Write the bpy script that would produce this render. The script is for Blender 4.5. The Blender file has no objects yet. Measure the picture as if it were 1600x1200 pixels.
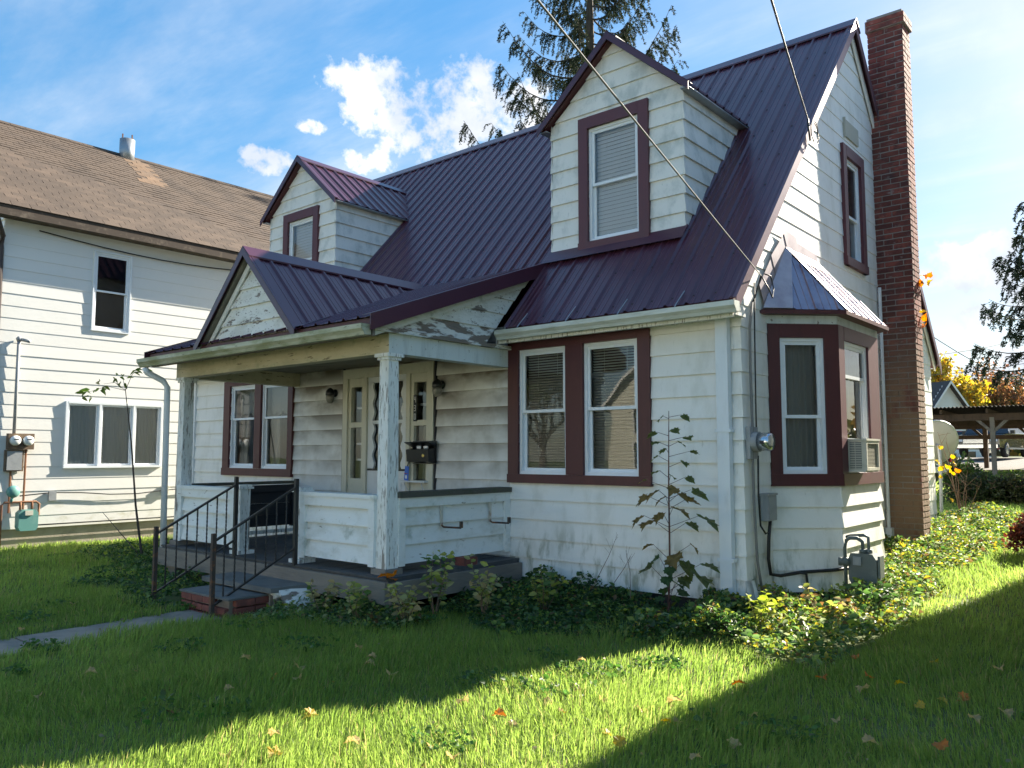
import bpy, math, random
import numpy as np
from mathutils import Vector, Matrix
random.seed(7); rng = np.random.default_rng(7)
scn = bpy.context.scene; COL = scn.collection
PI = math.pi; rad = math.radians

# ---------------------------------------------------------------- camera
CAM = Vector((3.2624, -7.1769, 1.5)); YAW = rad(40.315); PITCH = rad(4.914)
cd = bpy.data.cameras.new('camera'); cam = bpy.data.objects.new('camera', cd); COL.objects.link(cam)
cd.sensor_width = 36; cd.lens = 36*1264.35/1600; cd.clip_start = .05; cd.clip_end = 2000
cam.location = CAM; cam.rotation_euler = (PI/2+PITCH, 0, YAW); scn.camera = cam
# ---------------------------------------------------------------- light
SAZ, SEL = rad(11.5), rad(31)          # sun stands behind the house, a little to its right
SD = Vector((math.sin(SAZ)*math.cos(SEL), math.cos(SAZ)*math.cos(SEL), math.sin(SEL)))
sl = bpy.data.lights.new('sun', 'SUN'); so = bpy.data.objects.new('sun', sl); COL.objects.link(so)
sl.energy = 4.4; sl.angle = rad(.53); sl.color = (1, .92, .77)
so.rotation_euler = SD.to_track_quat('Z', 'Y').to_euler(); so.location = (10, 30, 30)
scn.view_settings.view_transform = 'Standard'; scn.view_settings.look = 'None'
scn.view_settings.exposure = 1.98; scn.view_settings.gamma = 1
w = bpy.data.worlds.new('World'); scn.world = w; w.use_nodes = True

def pix(px, py, axis, val):
    """point where the ray of a photograph pixel meets the plane axis = val"""
    f = 1264.35; fw = Vector((-math.sin(YAW)*math.cos(PITCH), math.cos(YAW)*math.cos(PITCH), math.sin(PITCH)))
    r = Vector((math.cos(YAW), math.sin(YAW), 0)); u = r.cross(fw)
    d = fw+(px-800)/f*r-(py-600)/f*u; i = 'xyz'.index(axis)
    return CAM+d*((val-CAM[i])/d[i])
def pdir(px, py):
    f = 1264.35; fw = Vector((-math.sin(YAW)*math.cos(PITCH), math.cos(YAW)*math.cos(PITCH), math.sin(PITCH)))
    r = Vector((math.cos(YAW), math.sin(YAW), 0)); u = r.cross(fw)
    return (fw+(px-800)/f*r-(py-600)/f*u).normalized()

def make_world():
    nt = w.node_tree; N = nt.nodes; L = nt.links; N.clear()
    out = N.new('ShaderNodeOutputWorld'); bg = N.new('ShaderNodeBackground'); bg.inputs[1].default_value = .14
    sky = N.new('ShaderNodeTexSky'); sky.sky_type = 'NISHITA'; sky.sun_disc = False
    sky.sun_elevation = SEL; sky.sun_rotation = SAZ; sky.air_density = 1.0; sky.dust_density = .6; sky.ozone_density = 2.2
    tc = N.new('ShaderNodeTexCoord')
    def math_(op, a, b=None, c=None):
        m = N.new('ShaderNodeMath'); m.operation = op
        for i, x in enumerate((a, b, c)):
            if x is None: continue
            if isinstance(x, (int, float)): m.inputs[i].default_value = x
            else: L.new(x, m.inputs[i])
        return m.outputs[0]
    def vmath(op, a, b=None):
        m = N.new('ShaderNodeVectorMath'); m.operation = op
        for i, x in enumerate((a, b)):
            if x is None: continue
            if isinstance(x, (tuple, list, Vector)): m.inputs[i].default_value = tuple(x)
            else: L.new(x, m.inputs[i])
        return m
    def ramp(x, lo, hi):
        m = N.new('ShaderNodeMapRange'); m.interpolation_type = 'SMOOTHSTEP'
        L.new(x, m.inputs[0]); m.inputs[1].default_value = lo; m.inputs[2].default_value = hi
        return m.outputs[0]
    def noise(vec, scale, detail, rough=.55):
        n = N.new('ShaderNodeTexNoise'); n.inputs['Scale'].default_value = scale; n.inputs['Detail'].default_value = detail
        n.inputs['Roughness'].default_value = rough; L.new(vec, n.inputs['Vector']); return n.outputs['Fac']
    d = vmath('NORMALIZE', tc.outputs['Generated']).outputs[0]
    # clouds: heaps at fixed places in the sky, thin veil everywhere
    blobs = [((600, 150), .075), ((655, 175), .095), ((725, 165), .095), ((790, 195), .10), ((545, 125), .032), ((575, 258), .036), ((490, 198), .020),
             ((425, 255), .034), ((400, 240), .020), ((1500, 418), .052), ((1560, 405), .055), ((1450, 432), .03), ((1525, 494), .03), ((1590, 565), .05), ((1530, 590), .035),
             ((1650, 470), .06), ((1800, 520), .1), ((1900, 350), .08), ((-200, 420), .12), ((-420, 300), .15), ((2300, 300), .25), ((-900, 300), .25)]
    acc = None
    for (px, py), r in blobs:
        v = vmath('SUBTRACT', d, pdir(px, py)).outputs[0]
        v = vmath('MULTIPLY', v, (1, 1, 1.7)).outputs[0]
        l = vmath('LENGTH', v).outputs['Value']
        b = math_('MULTIPLY_ADD', l, -1/r, 1.0)
        acc = b if acc is None else math_('MAXIMUM', acc, b)
    n1 = noise(d, 16, 9, .6); n1b = noise(d, 55, 6, .6)
    e = math_('ADD', math_('MULTIPLY_ADD', n1, 1.9, -.95), math_('MULTIPLY_ADD', n1b, 1.3, -.65))
    cum = ramp(math_('ADD', math_('MINIMUM', math_('MAXIMUM', acc, -.6), .5), e), .05, .62)
    sep = N.new('ShaderNodeSeparateXYZ'); L.new(d, sep.inputs[0])
    zz = math_('MAXIMUM', sep.outputs[2], .06)
    comb = N.new('ShaderNodeCombineXYZ'); L.new(math_('DIVIDE', sep.outputs[0], zz), comb.inputs[0]); L.new(math_('DIVIDE', sep.outputs[1], zz), comb.inputs[1])
    mp = N.new('ShaderNodeMapping'); mp.inputs['Rotation'].default_value = (0, 0, .5); mp.inputs['Scale'].default_value = (.5, 1.6, 1); L.new(comb.outputs[0], mp.inputs[0])
    veil = noise(mp.outputs[0], .9, 7, .62)
    veil = math_('MULTIPLY', ramp(veil, .38, .80), .55)
    # generic far heaps low in the sky, all round
    mask = math_('MAXIMUM', cum, veil)
    shade = noise(d, 10, 6)
    cc = N.new('ShaderNodeMix'); cc.data_type = 'RGBA'; L.new(ramp(shade, .35, .68), cc.inputs['Factor'])
    cc.inputs['A'].default_value = (1.45, 1.6, 1.85, 1); cc.inputs['B'].default_value = (2.3, 2.28, 2.24, 1)
    gm = N.new('ShaderNodeGamma'); gm.inputs[1].default_value = .52; L.new(sky.outputs[0], gm.inputs[0])
    hsv = N.new('ShaderNodeHueSaturation'); hsv.inputs['Saturation'].default_value = 2.05; hsv.inputs['Value'].default_value = .80
    L.new(gm.outputs[0], hsv.inputs['Color'])
    mx = N.new('ShaderNodeMix'); mx.data_type = 'RGBA'; L.new(mask, mx.inputs['Factor']); L.new(hsv.outputs[0], mx.inputs['A']); L.new(cc.outputs['Result'], mx.inputs['B'])
    L.new(mx.outputs['Result'], bg.inputs[0]); L.new(bg.outputs[0], out.inputs[0])
make_world()

# ---------------------------------------------------------------- materials
MATS = {}
def mat(name, col, rough=.6, layers=(), bump=None, spec=.5, metal=0., rnd=0., coat=0.):
    """principled material; layers = (noise scale, colour, lo, hi, stretch, strength[, zlo, zhi]) mixed over the base by world-space noise"""
    m = bpy.data.materials.new(name); m.use_nodes = True; nt = m.node_tree; N = nt.nodes; L = nt.links
    b = N['Principled BSDF']; b.inputs['Roughness'].default_value = rough; b.inputs['Metallic'].default_value = metal
    b.inputs['Specular IOR Level'].default_value = spec; b.inputs['Coat Weight'].default_value = coat
    geo = N.new('ShaderNodeNewGeometry'); cur = None
    rgb = N.new('ShaderNodeRGB'); rgb.outputs[0].default_value = (*col, 1); cur = rgb.outputs[0]
    if rnd:
        oi = N.new('ShaderNodeObjectInfo'); mr = N.new('ShaderNodeMapRange'); L.new(oi.outputs['Random'], mr.inputs[0]); mr.inputs[3].default_value = 1-rnd; mr.inputs[4].default_value = 1+rnd
        hv = N.new('ShaderNodeHueSaturation'); L.new(mr.outputs[0], hv.inputs['Value']); L.new(cur, hv.inputs['Color']); cur = hv.outputs[0]
    def mapped(st):
        mp = N.new('ShaderNodeMapping'); mp.inputs['Scale'].default_value = st; L.new(geo.outputs['Position'], mp.inputs[0]); return mp.outputs[0]
    for i, ly in enumerate(layers):
        sc, c2, lo, hi, st, k = ly[:6]
        n = N.new('ShaderNodeTexNoise'); n.inputs['Scale'].default_value = sc; n.inputs['Detail'].default_value = 8; n.inputs['Roughness'].default_value = .62
        L.new(mapped(st), n.inputs['Vector'])
        mr = N.new('ShaderNodeMapRange'); mr.interpolation_type = 'SMOOTHSTEP'; L.new(n.outputs['Fac'], mr.inputs[0]); mr.inputs[1].default_value = lo; mr.inputs[2].default_value = hi; mr.inputs[4].default_value = k
        fac = mr.outputs[0]
        if len(ly) > 6:     # only within a height band, soft edges (stains near the ground)
            sp = N.new('ShaderNodeSeparateXYZ'); L.new(geo.outputs['Position'], sp.inputs[0])
            m2 = N.new('ShaderNodeMapRange'); m2.interpolation_type = 'SMOOTHSTEP'; L.new(sp.outputs[2], m2.inputs[0]); m2.inputs[1].default_value = ly[6]; m2.inputs[2].default_value = ly[7]; m2.inputs[3].default_value = 1; m2.inputs[4].default_value = 0
            mm = N.new('ShaderNodeMath'); mm.operation = 'MULTIPLY'; L.new(fac, mm.inputs[0]); L.new(m2.outputs[0], mm.inputs[1]); fac = mm.outputs[0]
        mx = N.new('ShaderNodeMix'); mx.data_type = 'RGBA'; L.new(fac, mx.inputs['Factor']); L.new(cur, mx.inputs['A']); mx.inputs['B'].default_value = (*c2, 1); cur = mx.outputs['Result']
    L.new(cur, b.inputs['Base Color'])
    if bump:
        sc, k, st = bump
        n = N.new('ShaderNodeTexNoise'); n.inputs['Scale'].default_value = sc; n.inputs['Detail'].default_value = 6; L.new(mapped(st), n.inputs['Vector'])
        bp = N.new('ShaderNodeBump'); bp.inputs['Strength'].default_value = k; bp.inputs['Distance'].default_value = .01; L.new(n.outputs['Fac'], bp.inputs['Height']); L.new(bp.outputs[0], b.inputs['Normal'])
    MATS[name] = m; return m
I3 = (1, 1, 1)
SIDE = mat('siding_white', (.83, .815, .775), .55, [(3.5, (.66, .645, .58), .46, .70, (1, 1, .5), .7), (26, (.45, .44, .39), .62, .76, (1, 1, .18), .55), (5, (.25, .27, .18), .47, .68, (1.6, 1.6, .5), .85, .3, .85)], (14, .12, (1, 1, .2)))
SIDE2 = mat('siding_dormer', (.76, .745, .70), .6, [(4.5, (.47, .49, .46), .46, .70, (1, 1, .7), .8), (30, (.35, .36, .34), .62, .75, (1, 1, .3), .5)], (14, .12, (1, 1, .2)))
SIDE3 = mat('siding_neighbour', (.74, .725, .69), .5, [(2.5, (.68, .68, .64), .5, .75, (1, 1, .6), .6), (5, (.42, .40, .26), .5, .72, (1, .5, 1), .6, .35, 1.0)], (10, .08, I3))
def porch_siding():
    """dingy boards under the porch roof: brown soot on the upper part of every course, broken by noise"""
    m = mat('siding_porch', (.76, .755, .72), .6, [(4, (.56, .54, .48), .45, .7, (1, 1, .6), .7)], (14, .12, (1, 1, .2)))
    nt = m.node_tree; N = nt.nodes; L = nt.links; b = N['Principled BSDF']; src = b.inputs['Base Color'].links[0].from_socket
    geo = N.new('ShaderNodeNewGeometry'); sp = N.new('ShaderNodeSeparateXYZ'); L.new(geo.outputs['Position'], sp.inputs[0])
    def ma(op, a, c, d=None):
        q = N.new('ShaderNodeMath'); q.operation = op
        for i, x in enumerate((a, c, d)):
            if x is None: continue
            if isinstance(x, (int, float)): q.inputs[i].default_value = x
            else: L.new(x, q.inputs[i])
        return q.outputs[0]
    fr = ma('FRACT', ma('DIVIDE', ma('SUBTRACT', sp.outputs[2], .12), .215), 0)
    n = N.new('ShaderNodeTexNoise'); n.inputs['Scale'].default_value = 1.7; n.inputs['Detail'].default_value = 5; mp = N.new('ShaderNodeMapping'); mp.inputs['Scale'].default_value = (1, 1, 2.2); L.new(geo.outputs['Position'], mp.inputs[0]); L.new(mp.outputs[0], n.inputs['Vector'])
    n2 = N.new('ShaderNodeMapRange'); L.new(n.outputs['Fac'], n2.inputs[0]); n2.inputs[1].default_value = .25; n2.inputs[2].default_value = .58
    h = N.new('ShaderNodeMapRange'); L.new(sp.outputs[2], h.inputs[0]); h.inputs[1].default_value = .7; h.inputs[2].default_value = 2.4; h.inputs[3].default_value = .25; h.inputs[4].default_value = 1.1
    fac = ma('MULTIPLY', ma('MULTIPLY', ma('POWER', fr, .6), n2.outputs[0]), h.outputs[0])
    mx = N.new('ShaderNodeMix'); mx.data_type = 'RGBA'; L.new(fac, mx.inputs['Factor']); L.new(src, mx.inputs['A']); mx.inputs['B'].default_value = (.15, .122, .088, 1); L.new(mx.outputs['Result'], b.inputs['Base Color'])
    return m
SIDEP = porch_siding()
PEEL = mat('peeling_paint', (.78, .79, .76), .7, [(9, (.60, .58, .50), .48, .7, (1, 1, .4), .6), (14, (.22, .19, .16), .59, .64, (1, 1, .12), .9), (48, (.24, .21, .18), .555, .62, (1, 1, .14), .8)], (30, .5, (1, 1, .3)))
PEELH = mat('peeling_paint_boards', (.77, .79, .77), .7, [(6, (.57, .57, .50), .48, .7, (.5, .5, 1), .6), (16, (.23, .20, .17), .65, .69, (.35, .35, 1.4), .9), (5, (.25, .29, .22), .56, .75, I3, .6)], (26, .4, (.4, .4, 1.5)))
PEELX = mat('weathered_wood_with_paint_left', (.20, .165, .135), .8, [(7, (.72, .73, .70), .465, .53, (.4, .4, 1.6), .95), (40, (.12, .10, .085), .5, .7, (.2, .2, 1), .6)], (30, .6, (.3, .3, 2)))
BEAM = mat('beam_yellowed_paint', (.55, .49, .33), .7, [(4, (.38, .33, .2), .45, .7, (.5, 1, 1.5), .7), (18, (.13, .10, .06), .6, .66, (.3, .3, 1.6), .9), (7, (.28, .30, .17), .55, .72, I3, .6)], (26, .4, (.3, .3, 1.5)))
BEAMS = mat('beam_grey_paint', (.62, .66, .64), .65, [(10, (.40, .43, .42), .45, .7, (1, 1, .15), .6), (20, (.16, .13, .1), .63, .68, I3, .9)], (20, .3, (1, 1, .3)))
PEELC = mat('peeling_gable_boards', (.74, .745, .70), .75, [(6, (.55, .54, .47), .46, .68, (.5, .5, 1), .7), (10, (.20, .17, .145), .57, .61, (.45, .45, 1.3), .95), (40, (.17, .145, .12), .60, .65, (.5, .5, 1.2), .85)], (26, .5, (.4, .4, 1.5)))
GREY = mat('weathered_grey_wood', (.22, .195, .165), .85, [(6, (.15, .135, .12), .42, .7, (.3, .3, 2), .8), (22, (.34, .31, .28), .58, .75, (.25, .25, 2), .5)], (30, .6, (.25, .25, 2.5)))
DECK = mat('deck_dark_paint', (.060, .062, .066), .65, [(6, (.13, .13, .125), .5, .75, I3, .7)], (20, .3, (4, .3, 1)))
DARKCAP = mat('mossy_rail_cap', (.085, .082, .065), .8, [(14, (.22, .21, .19), .55, .75, (.4, .4, 1), .6), (6, (.06, .08, .035), .5, .7, I3, .6)], (30, .5, I3))
BLACK = mat('black_board', (.012, .012, .016), .55)
SOFFIT = mat('porch_ceiling', (.22, .20, .16), .8, [(6, (.12, .10, .075), .45, .7, (.4, 1, 1), .7)])
TRIM = mat('burgundy_trim', (.082, .016, .018), .48, [(8, (.062, .012, .014), .45, .7, (1, 1, .3), .7), (60, (.14, .05, .05), .66, .78, I3, .35)], (20, .1, I3))
TRIML = mat('burgundy_trim_faded', (.105, .028, .036), .5, [(8, (.085, .03, .04), .45, .7, (1, 1, .3), .6)], (20, .1, I3))
ROOF = mat('burgundy_metal_roof', (.078, .026, .044), .28, [(1.3, (.062, .021, .036), .4, .7, I3, .8), (40, (.11, .05, .065), .64, .8, (1, .3, .3), .35)], (2.0, .05, I3), spec=.5, coat=.06)
ROOFV = mat('roof_flashing', (.50, .44, .46), .42, [(3, (.30, .24, .27), .4, .7, I3, .7)], None, metal=.45)
RAKEM = mat('rake_trim_metal', (.16, .095, .12), .35, [(3, (.10, .05, .065), .4, .7, I3, .7)], None, metal=.3)
RIB = mat('burgundy_rib', (.075, .018, .032), .25, spec=.7)
VINYL = mat('white_vinyl', (.76, .79, .82), .4, [(9, (.62, .65, .68), .5, .8, I3, .5)])
GUTTER = mat('gutter_white', (.62, .64, .58), .5, [(5, (.42, .42, .33), .45, .7, (.4, .4, 1.5), .7), (26, (.22, .22, .15), .62, .74, (.3, 1, 1), .6)], None)
GUTTERM = mat('gutter_mossy', (.50, .50, .38), .6, [(5, (.25, .26, .13), .42, .62, (.4, .4, 1.5), .85), (26, (.10, .10, .05), .58, .7, (.3, 1, 1), .7)], None)
DSPT = mat('downspout_white', (.72, .76, .79), .4, [(6, (.55, .58, .60), .5, .75, (1, 1, .3), .6)])
CREAM = mat('door_cream_paint', (.58, .555, .44), .55, [(9, (.42, .39, .28), .5, .75, (1, 1, .5), .6), (40, (.10, .085, .06), .66, .72, I3, .7)])
DOORW = mat('door_white_paint', (.66, .68, .68), .5, [(6, (.52, .53, .52), .5, .75, (1, 1, .4), .6)])
IRON = mat('black_iron', (.022, .020, .019), .5, [(30, (.10, .05, .03), .6, .75, I3, .7)], (60, .2, I3))
RUST = mat('rusty_iron', (.055, .04, .033), .7, [(14, (.19, .075, .03), .48, .66, I3, .9)], (60, .3, I3))
BLK = mat('black_enamel', (.013, .013, .014), .35)
BRASS = mat('brass', (.55, .40, .12), .35, metal=.8)
BLUE = mat('blue_tag', (.04, .14, .55), .45)
PAPER = mat('paper', (.75, .75, .74), .7)
ORANGE = mat('orange_cloth', (.45, .12, .03), .8)
BRICK = mat('chimney_brick', (.19, .050, .036), .85, [(9, (.075, .024, .022), .42, .66, I3, .8), (1.6, (.055, .032, .032), .46, .66, (1, 1, .45), .75), (11, (.36, .32, .31), .58, .70, (.6, .6, 1.2), .6), (3.2, (.25, .165, .10), .30, .46, (1, 1, .5), .9, 1.9, 3.6)], (40, .6, I3), rnd=.45)
MORT = mat('mortar', (.29, .27, .25), .95, [(5, (.15, .13, .12), .45, .7, I3, .8), (3.2, (.23, .165, .115), .40, .58, I3, .9, 1.6, 3.3)], (30, .5, I3))
STEPB = mat('step_brick', (.20, .062, .045), .85, [(12, (.11, .04, .034), .42, .66, I3, .8), (9, (.30, .27, .24), .62, .72, I3, .7)], (40, .5, I3), rnd=.2)
CONC = mat('concrete', (.32, .26, .20), .9, [(4, (.15, .14, .125), .42, .7, I3, .7), (30, (.17, .16, .15), .6, .75, I3, .5)], (35, .4, I3))
SLAB = mat('dark_slab', (.15, .155, .15), .75, [(5, (.09, .095, .09), .42, .7, I3, .8), (22, (.27, .26, .24), .62, .75, I3, .5)], (30, .3, I3))
FOUND = mat('neighbour_foundation', (.38, .33, .27), .9, [(3, (.26, .22, .18), .45, .7, I3, .7)], (30, .4, I3))
FDARK = mat('foundation_dark', (.035, .034, .033), .9, [(5, (.08, .075, .07), .5, .75, I3, .7)])
SHING = mat('asphalt_shingle', (.090, .062, .044), .92, [(1.6, (.060, .042, .031), .42, .66, I3, .8), (14, (.13, .095, .07), .55, .75, I3, .55)], (120, .5, I3), rnd=.22)
SHINGR = mat('asphalt_shingle_rusted', (.17, .105, .062), .92, [(3, (.13, .088, .06), .4, .66, I3, .8)], (120, .5, I3), rnd=.15)
GALV = mat('galvanised_metal', (.36, .38, .40), .42, [(7, (.25, .26, .28), .45, .7, I3, .7)], metal=.6)
GREYM = mat('grey_enamel', (.30, .31, .32), .5, [(8, (.20, .21, .215), .45, .75, I3, .6)], (30, .1, I3))
GREENM = mat('grey_green_meter', (.125, .145, .135), .55, [(8, (.20, .22, .20), .5, .75, I3, .6)], (30, .15, I3))
TEAL = mat('teal_meter', (.12, .30, .27), .5, [(8, (.20, .36, .33), .5, .75, I3, .6)])
RUSTP = mat('rusty_pipe', (.20, .085, .04), .8, [(12, (.30, .16, .08), .5, .7, I3, .8)])
RUSTBOX = mat('rusty_box', (.20, .135, .08), .75, [(6, (.10, .065, .045), .42, .62, I3, .8)])
CHROME = mat('meter_glass', (.55, .57, .60), .14, metal=.85)
DIAL = mat('meter_dial', (.72, .73, .72), .3)
ACM = mat('ac_metal', (.58, .56, .47), .5, [(9, (.38, .35, .27), .5, .72, I3, .7)])
ACD = mat('ac_grille', (.10, .11, .12), .6)
CABLE = mat('cable_black', (.016, .016, .017), .5)
CABLEG = mat('cable_grey', (.20, .195, .19), .85)
DISH = mat('dish_grey', (.40, .39, .35), .5, [(5, (.32, .31, .28), .45, .7, I3, .6)])
OLDWOOD = mat('carport_timber', (.105, .070, .048), .9, [(6, (.05, .035, .025), .45, .7, (1, 1, .4), .8)], (25, .5, (1, 1, .3)))
OLDWOODL = mat('carport_timber_grey', (.24, .215, .18), .9, [(6, (.14, .12, .10), .45, .7, (1, 1, .3), .8)], (25, .5, (1, 1, .3)))
CORR = mat('corrugated_dark', (.035, .03, .028), .95, [(6, (.07, .05, .04), .5, .75, I3, .7)], spec=.1)
TYRE = mat('tyre', (.016, .016, .016), .8)
PAINTD = mat('car_paint_dark_green', (.012, .022, .020), .16, spec=.6, coat=.8)
PAINTR = mat('car_paint_red', (.22, .012, .02), .2, coat=.8)
PAINTK = mat('car_paint_charcoal', (.022, .024, .028), .2, coat=.7)
PAINTW = mat('car_paint_silver', (.42, .44, .46), .22, metal=.4, coat=.6)
CARGL = mat('car_glass', (.015, .02, .026), .05, spec=.8)
REDL = mat('tail_light', (.40, .012, .012), .2)
BARK = mat('bark', (.085, .066, .052), .95, [(9, (.045, .036, .03), .42, .66, (1, 1, .25), .8)], (25, .8, (1, 1, .25)))
TWIG = mat('twig', (.16, .105, .07), .9)
STEM = mat('red_stem', (.11, .05, .04), .8)
ROADM = mat('asphalt', (.055, .055, .057), .9, [(6, (.075, .075, .075), .45, .7, I3, .6)], (80, .4, I3))
GRAVEL = mat('gravel', (.19, .17, .15), .95, [(25, (.11, .10, .085), .42, .62, I3, .8), (60, (.28, .26, .24), .6, .7, I3, .6)], (70, .7, I3))
SOIL = mat('lawn_soil', (.095, .125, .035), .95, [(2.2, (.12, .145, .04), .42, .66, I3, .8), (14, (.085, .065, .035), .56, .72, I3, .7)], (40, .6, I3))
GREYROOF = mat('grey_shingle_roof', (.07, .062, .06), .9, [(8, (.045, .04, .04), .45, .7, I3, .6)])

def glass_mat(name, tint=(.92, .94, .95)):
    m = bpy.data.materials.new(name); m.use_nodes = True; nt = m.node_tree; N = nt.nodes; L = nt.links; N.clear()
    o = N.new('ShaderNodeOutputMaterial'); mx = N.new('ShaderNodeMixShader'); t = N.new('ShaderNodeBsdfTransparent'); t.inputs[0].default_value = (*tint, 1)
    g = N.new('ShaderNodeBsdfGlossy'); g.inputs['Roughness'].default_value = .015; g.inputs[0].default_value = (.95, .97, 1, 1)
    fr = N.new('ShaderNodeFresnel'); fr.inputs[0].default_value = 1.6
    geo = N.new('ShaderNodeNewGeometry'); n = N.new('ShaderNodeTexNoise'); n.inputs['Scale'].default_value = 2.2; n.inputs['Detail'].default_value = 1; L.new(geo.outputs['Position'], n.inputs['Vector'])
    bp = N.new('ShaderNodeBump'); bp.inputs['Strength'].default_value = .02; bp.inputs['Distance'].default_value = .05; L.new(n.outputs['Fac'], bp.inputs['Height']); L.new(bp.outputs[0], g.inputs['Normal'])
    L.new(fr.outputs[0], mx.inputs[0]); L.new(t.outputs[0], mx.inputs[1]); L.new(g.outputs[0], mx.inputs[2]); L.new(mx.outputs[0], o.inputs[0]); return m
GLASS = glass_mat('window_glass')
def cloth_mat(name, col, k=.4):
    m = bpy.data.materials.new(name); m.use_nodes = True; nt = m.node_tree; N = nt.nodes; L = nt.links; b = N['Principled BSDF']; b.inputs['Base Color'].default_value = (*col, 1); b.inputs['Roughness'].default_value = .85
    t = N.new('ShaderNodeBsdfTranslucent'); t.inputs[0].default_value = (*col, 1); mx = N.new('ShaderNodeMixShader'); mx.inputs[0].default_value = k
    L.new(b.outputs[0], mx.inputs[1]); L.new(t.outputs[0], mx.inputs[2]); L.new(mx.outputs[0], N['Material Output'].inputs[0]); return m
mat('brown_shade', (.16, .10, .055), .8); SHEER = cloth_mat('sheer_curtain', (.78, .77, .72), .3)
CURT = cloth_mat('curtain_cloth', (.42, .41, .36)); BLIND = cloth_mat('blind_slats', (.66, .65, .58), .25); BLINDW = cloth_mat('blind_white', (.86, .87, .88), .3)
def leaf_mat(name, k=.38, rough=.45, spec=.4):
    m = bpy.data.materials.new(name); m.use_nodes = True; nt = m.node_tree; N = nt.nodes; L = nt.links; b = N['Principled BSDF']; b.inputs['Roughness'].default_value = rough; b.inputs['Specular IOR Level'].default_value = spec
    a = N.new('ShaderNodeAttribute'); a.attribute_name = 'Col'; L.new(a.outputs['Color'], b.inputs['Base Color'])
    t = N.new('ShaderNodeBsdfTranslucent'); hs = N.new('ShaderNodeHueSaturation'); hs.inputs['Value'].default_value = 2.3; hs.inputs['Saturation'].default_value = 1.1; L.new(a.outputs['Color'], hs.inputs['Color']); L.new(hs.outputs[0], t.inputs[0])
    mx = N.new('ShaderNodeMixShader'); mx.inputs[0].default_value = k; L.new(b.outputs[0], mx.inputs[1]); L.new(t.outputs[0], mx.inputs[2]); L.new(mx.outputs[0], N['Material Output'].inputs[0]); return m
LEAF = leaf_mat('leaf'); GRASSM = leaf_mat('grass_blade', .66, .5, .3); NEEDLE = leaf_mat('needles', .15, .7, .2)

# ---------------------------------------------------------------- builders
ORG = {}
def frame(o, u, n):
    u = Vector(u).normalized(); n = Vector(n).normalized(); z = Vector((0, 0, 1))
    M = Matrix.Identity(4)
    for i in range(3): M[i][0] = u[i]; M[i][1] = n[i]; M[i][2] = z[i]; M[i][3] = o[i]
    return M
def link(o, parent, c):
    COL.objects.link(o); ORG[o.name] = Vector(c)
    if parent is not None:
        o.parent = parent; o.location = Vector(c)-ORG[parent.name]
    else: o.location = c
class MB:
    def __init__(s, M=None): s.v = []; s.f = []; s.M = M; s.flip = M is not None and M.to_3x3().determinant() < 0
    def add(s, pts, faces):
        b = len(s.v); M = s.M
        s.v += [tuple(M @ Vector(p)) if M is not None else tuple(p) for p in pts]
        s.f += [tuple(i+b for i in (reversed(f) if s.flip else f)) for f in faces]; return s
    def box(s, x0, x1, y0, y1, z0, z1):
        if x1 < x0: x0, x1 = x1, x0
        if y1 < y0: y0, y1 = y1, y0
        return s.add([(x0, y0, z0), (x1, y0, z0), (x1, y1, z0), (x0, y1, z0), (x0, y0, z1), (x1, y0, z1), (x1, y1, z1), (x0, y1, z1)],
                     [(0, 3, 2, 1), (4, 5, 6, 7), (0, 1, 5, 4), (1, 2, 6, 5), (2, 3, 7, 6), (3, 0, 4, 7)])
    def prism(s, poly, ext):
        n = len(poly); e = Vector(ext); a = [Vector(p) for p in poly]; b = [p+e for p in a]
        return s.add(a+b, [tuple(range(n))[::-1], tuple(range(n, 2*n))]+[(i, (i+1) % n, n+(i+1) % n, n+i) for i in range(n)])
    def bar(s, a, b, wd, hg, up=(0, 0, 1)):
        a = Vector(a); b = Vector(b); d = (b-a).normalized(); u = Vector(up); sd = d.cross(u)
        if sd.length < 1e-4: sd = d.cross(Vector((1, 0, 0)))
        sd.normalize(); u = sd.cross(d).normalized()
        q = [a-sd*wd/2-u*hg/2, a+sd*wd/2-u*hg/2, a+sd*wd/2+u*hg/2, a-sd*wd/2+u*hg/2]
        return s.prism(q, b-a)
    def tube(s, path, r, n=7, cap=True):
        path = [Vector(p) for p in path]; k = len(path); rs = r if isinstance(r, (list, tuple)) else [r]*k; pts = []
        ref = Vector((.31, .17, .93))
        for i, p in enumerate(path):
            t = (path[min(i+1, k-1)]-path[max(i-1, 0)]).normalized(); a = t.cross(ref)
            if a.length < .05: a = t.cross(Vector((1, 0, 0)))
            a.normalize(); b = t.cross(a)
            pts += [p+(a*math.cos(2*PI*j/n)+b*math.sin(2*PI*j/n))*rs[i] for j in range(n)]
        fs = [(i*n+j, i*n+(j+1) % n, (i+1)*n+(j+1) % n, (i+1)*n+j) for i in range(k-1) for j in range(n)]
        if cap: fs += [tuple(range(n))[::-1], tuple(range((k-1)*n, k*n))]
        return s.add(pts, fs)
    def lathe(s, o, ax, prof, n=16):
        """prof = list of (distance along axis, radius)"""
        o = Vector(o); ax = Vector(ax).normalized()
        return s.tube([o+ax*p for p, _ in prof], [max(r, .0005) for _, r in prof], n)
    def build(s, name, m, parent=None, smooth=False, kind=None):
        me = bpy.data.meshes.new(name); V = np.array(s.v, float).reshape(-1, 3); c = (V.min(0)+V.max(0))/2
        me.from_pydata([tuple(p) for p in V-c], [], s.f); me.materials.append(m)
        if smooth: me.polygons.foreach_set('use_smooth', [True]*len(me.polygons))
        o = bpy.data.objects.new(name, me); link(o, parent, c)
        if kind: o['kind'] = kind
        return o
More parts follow.
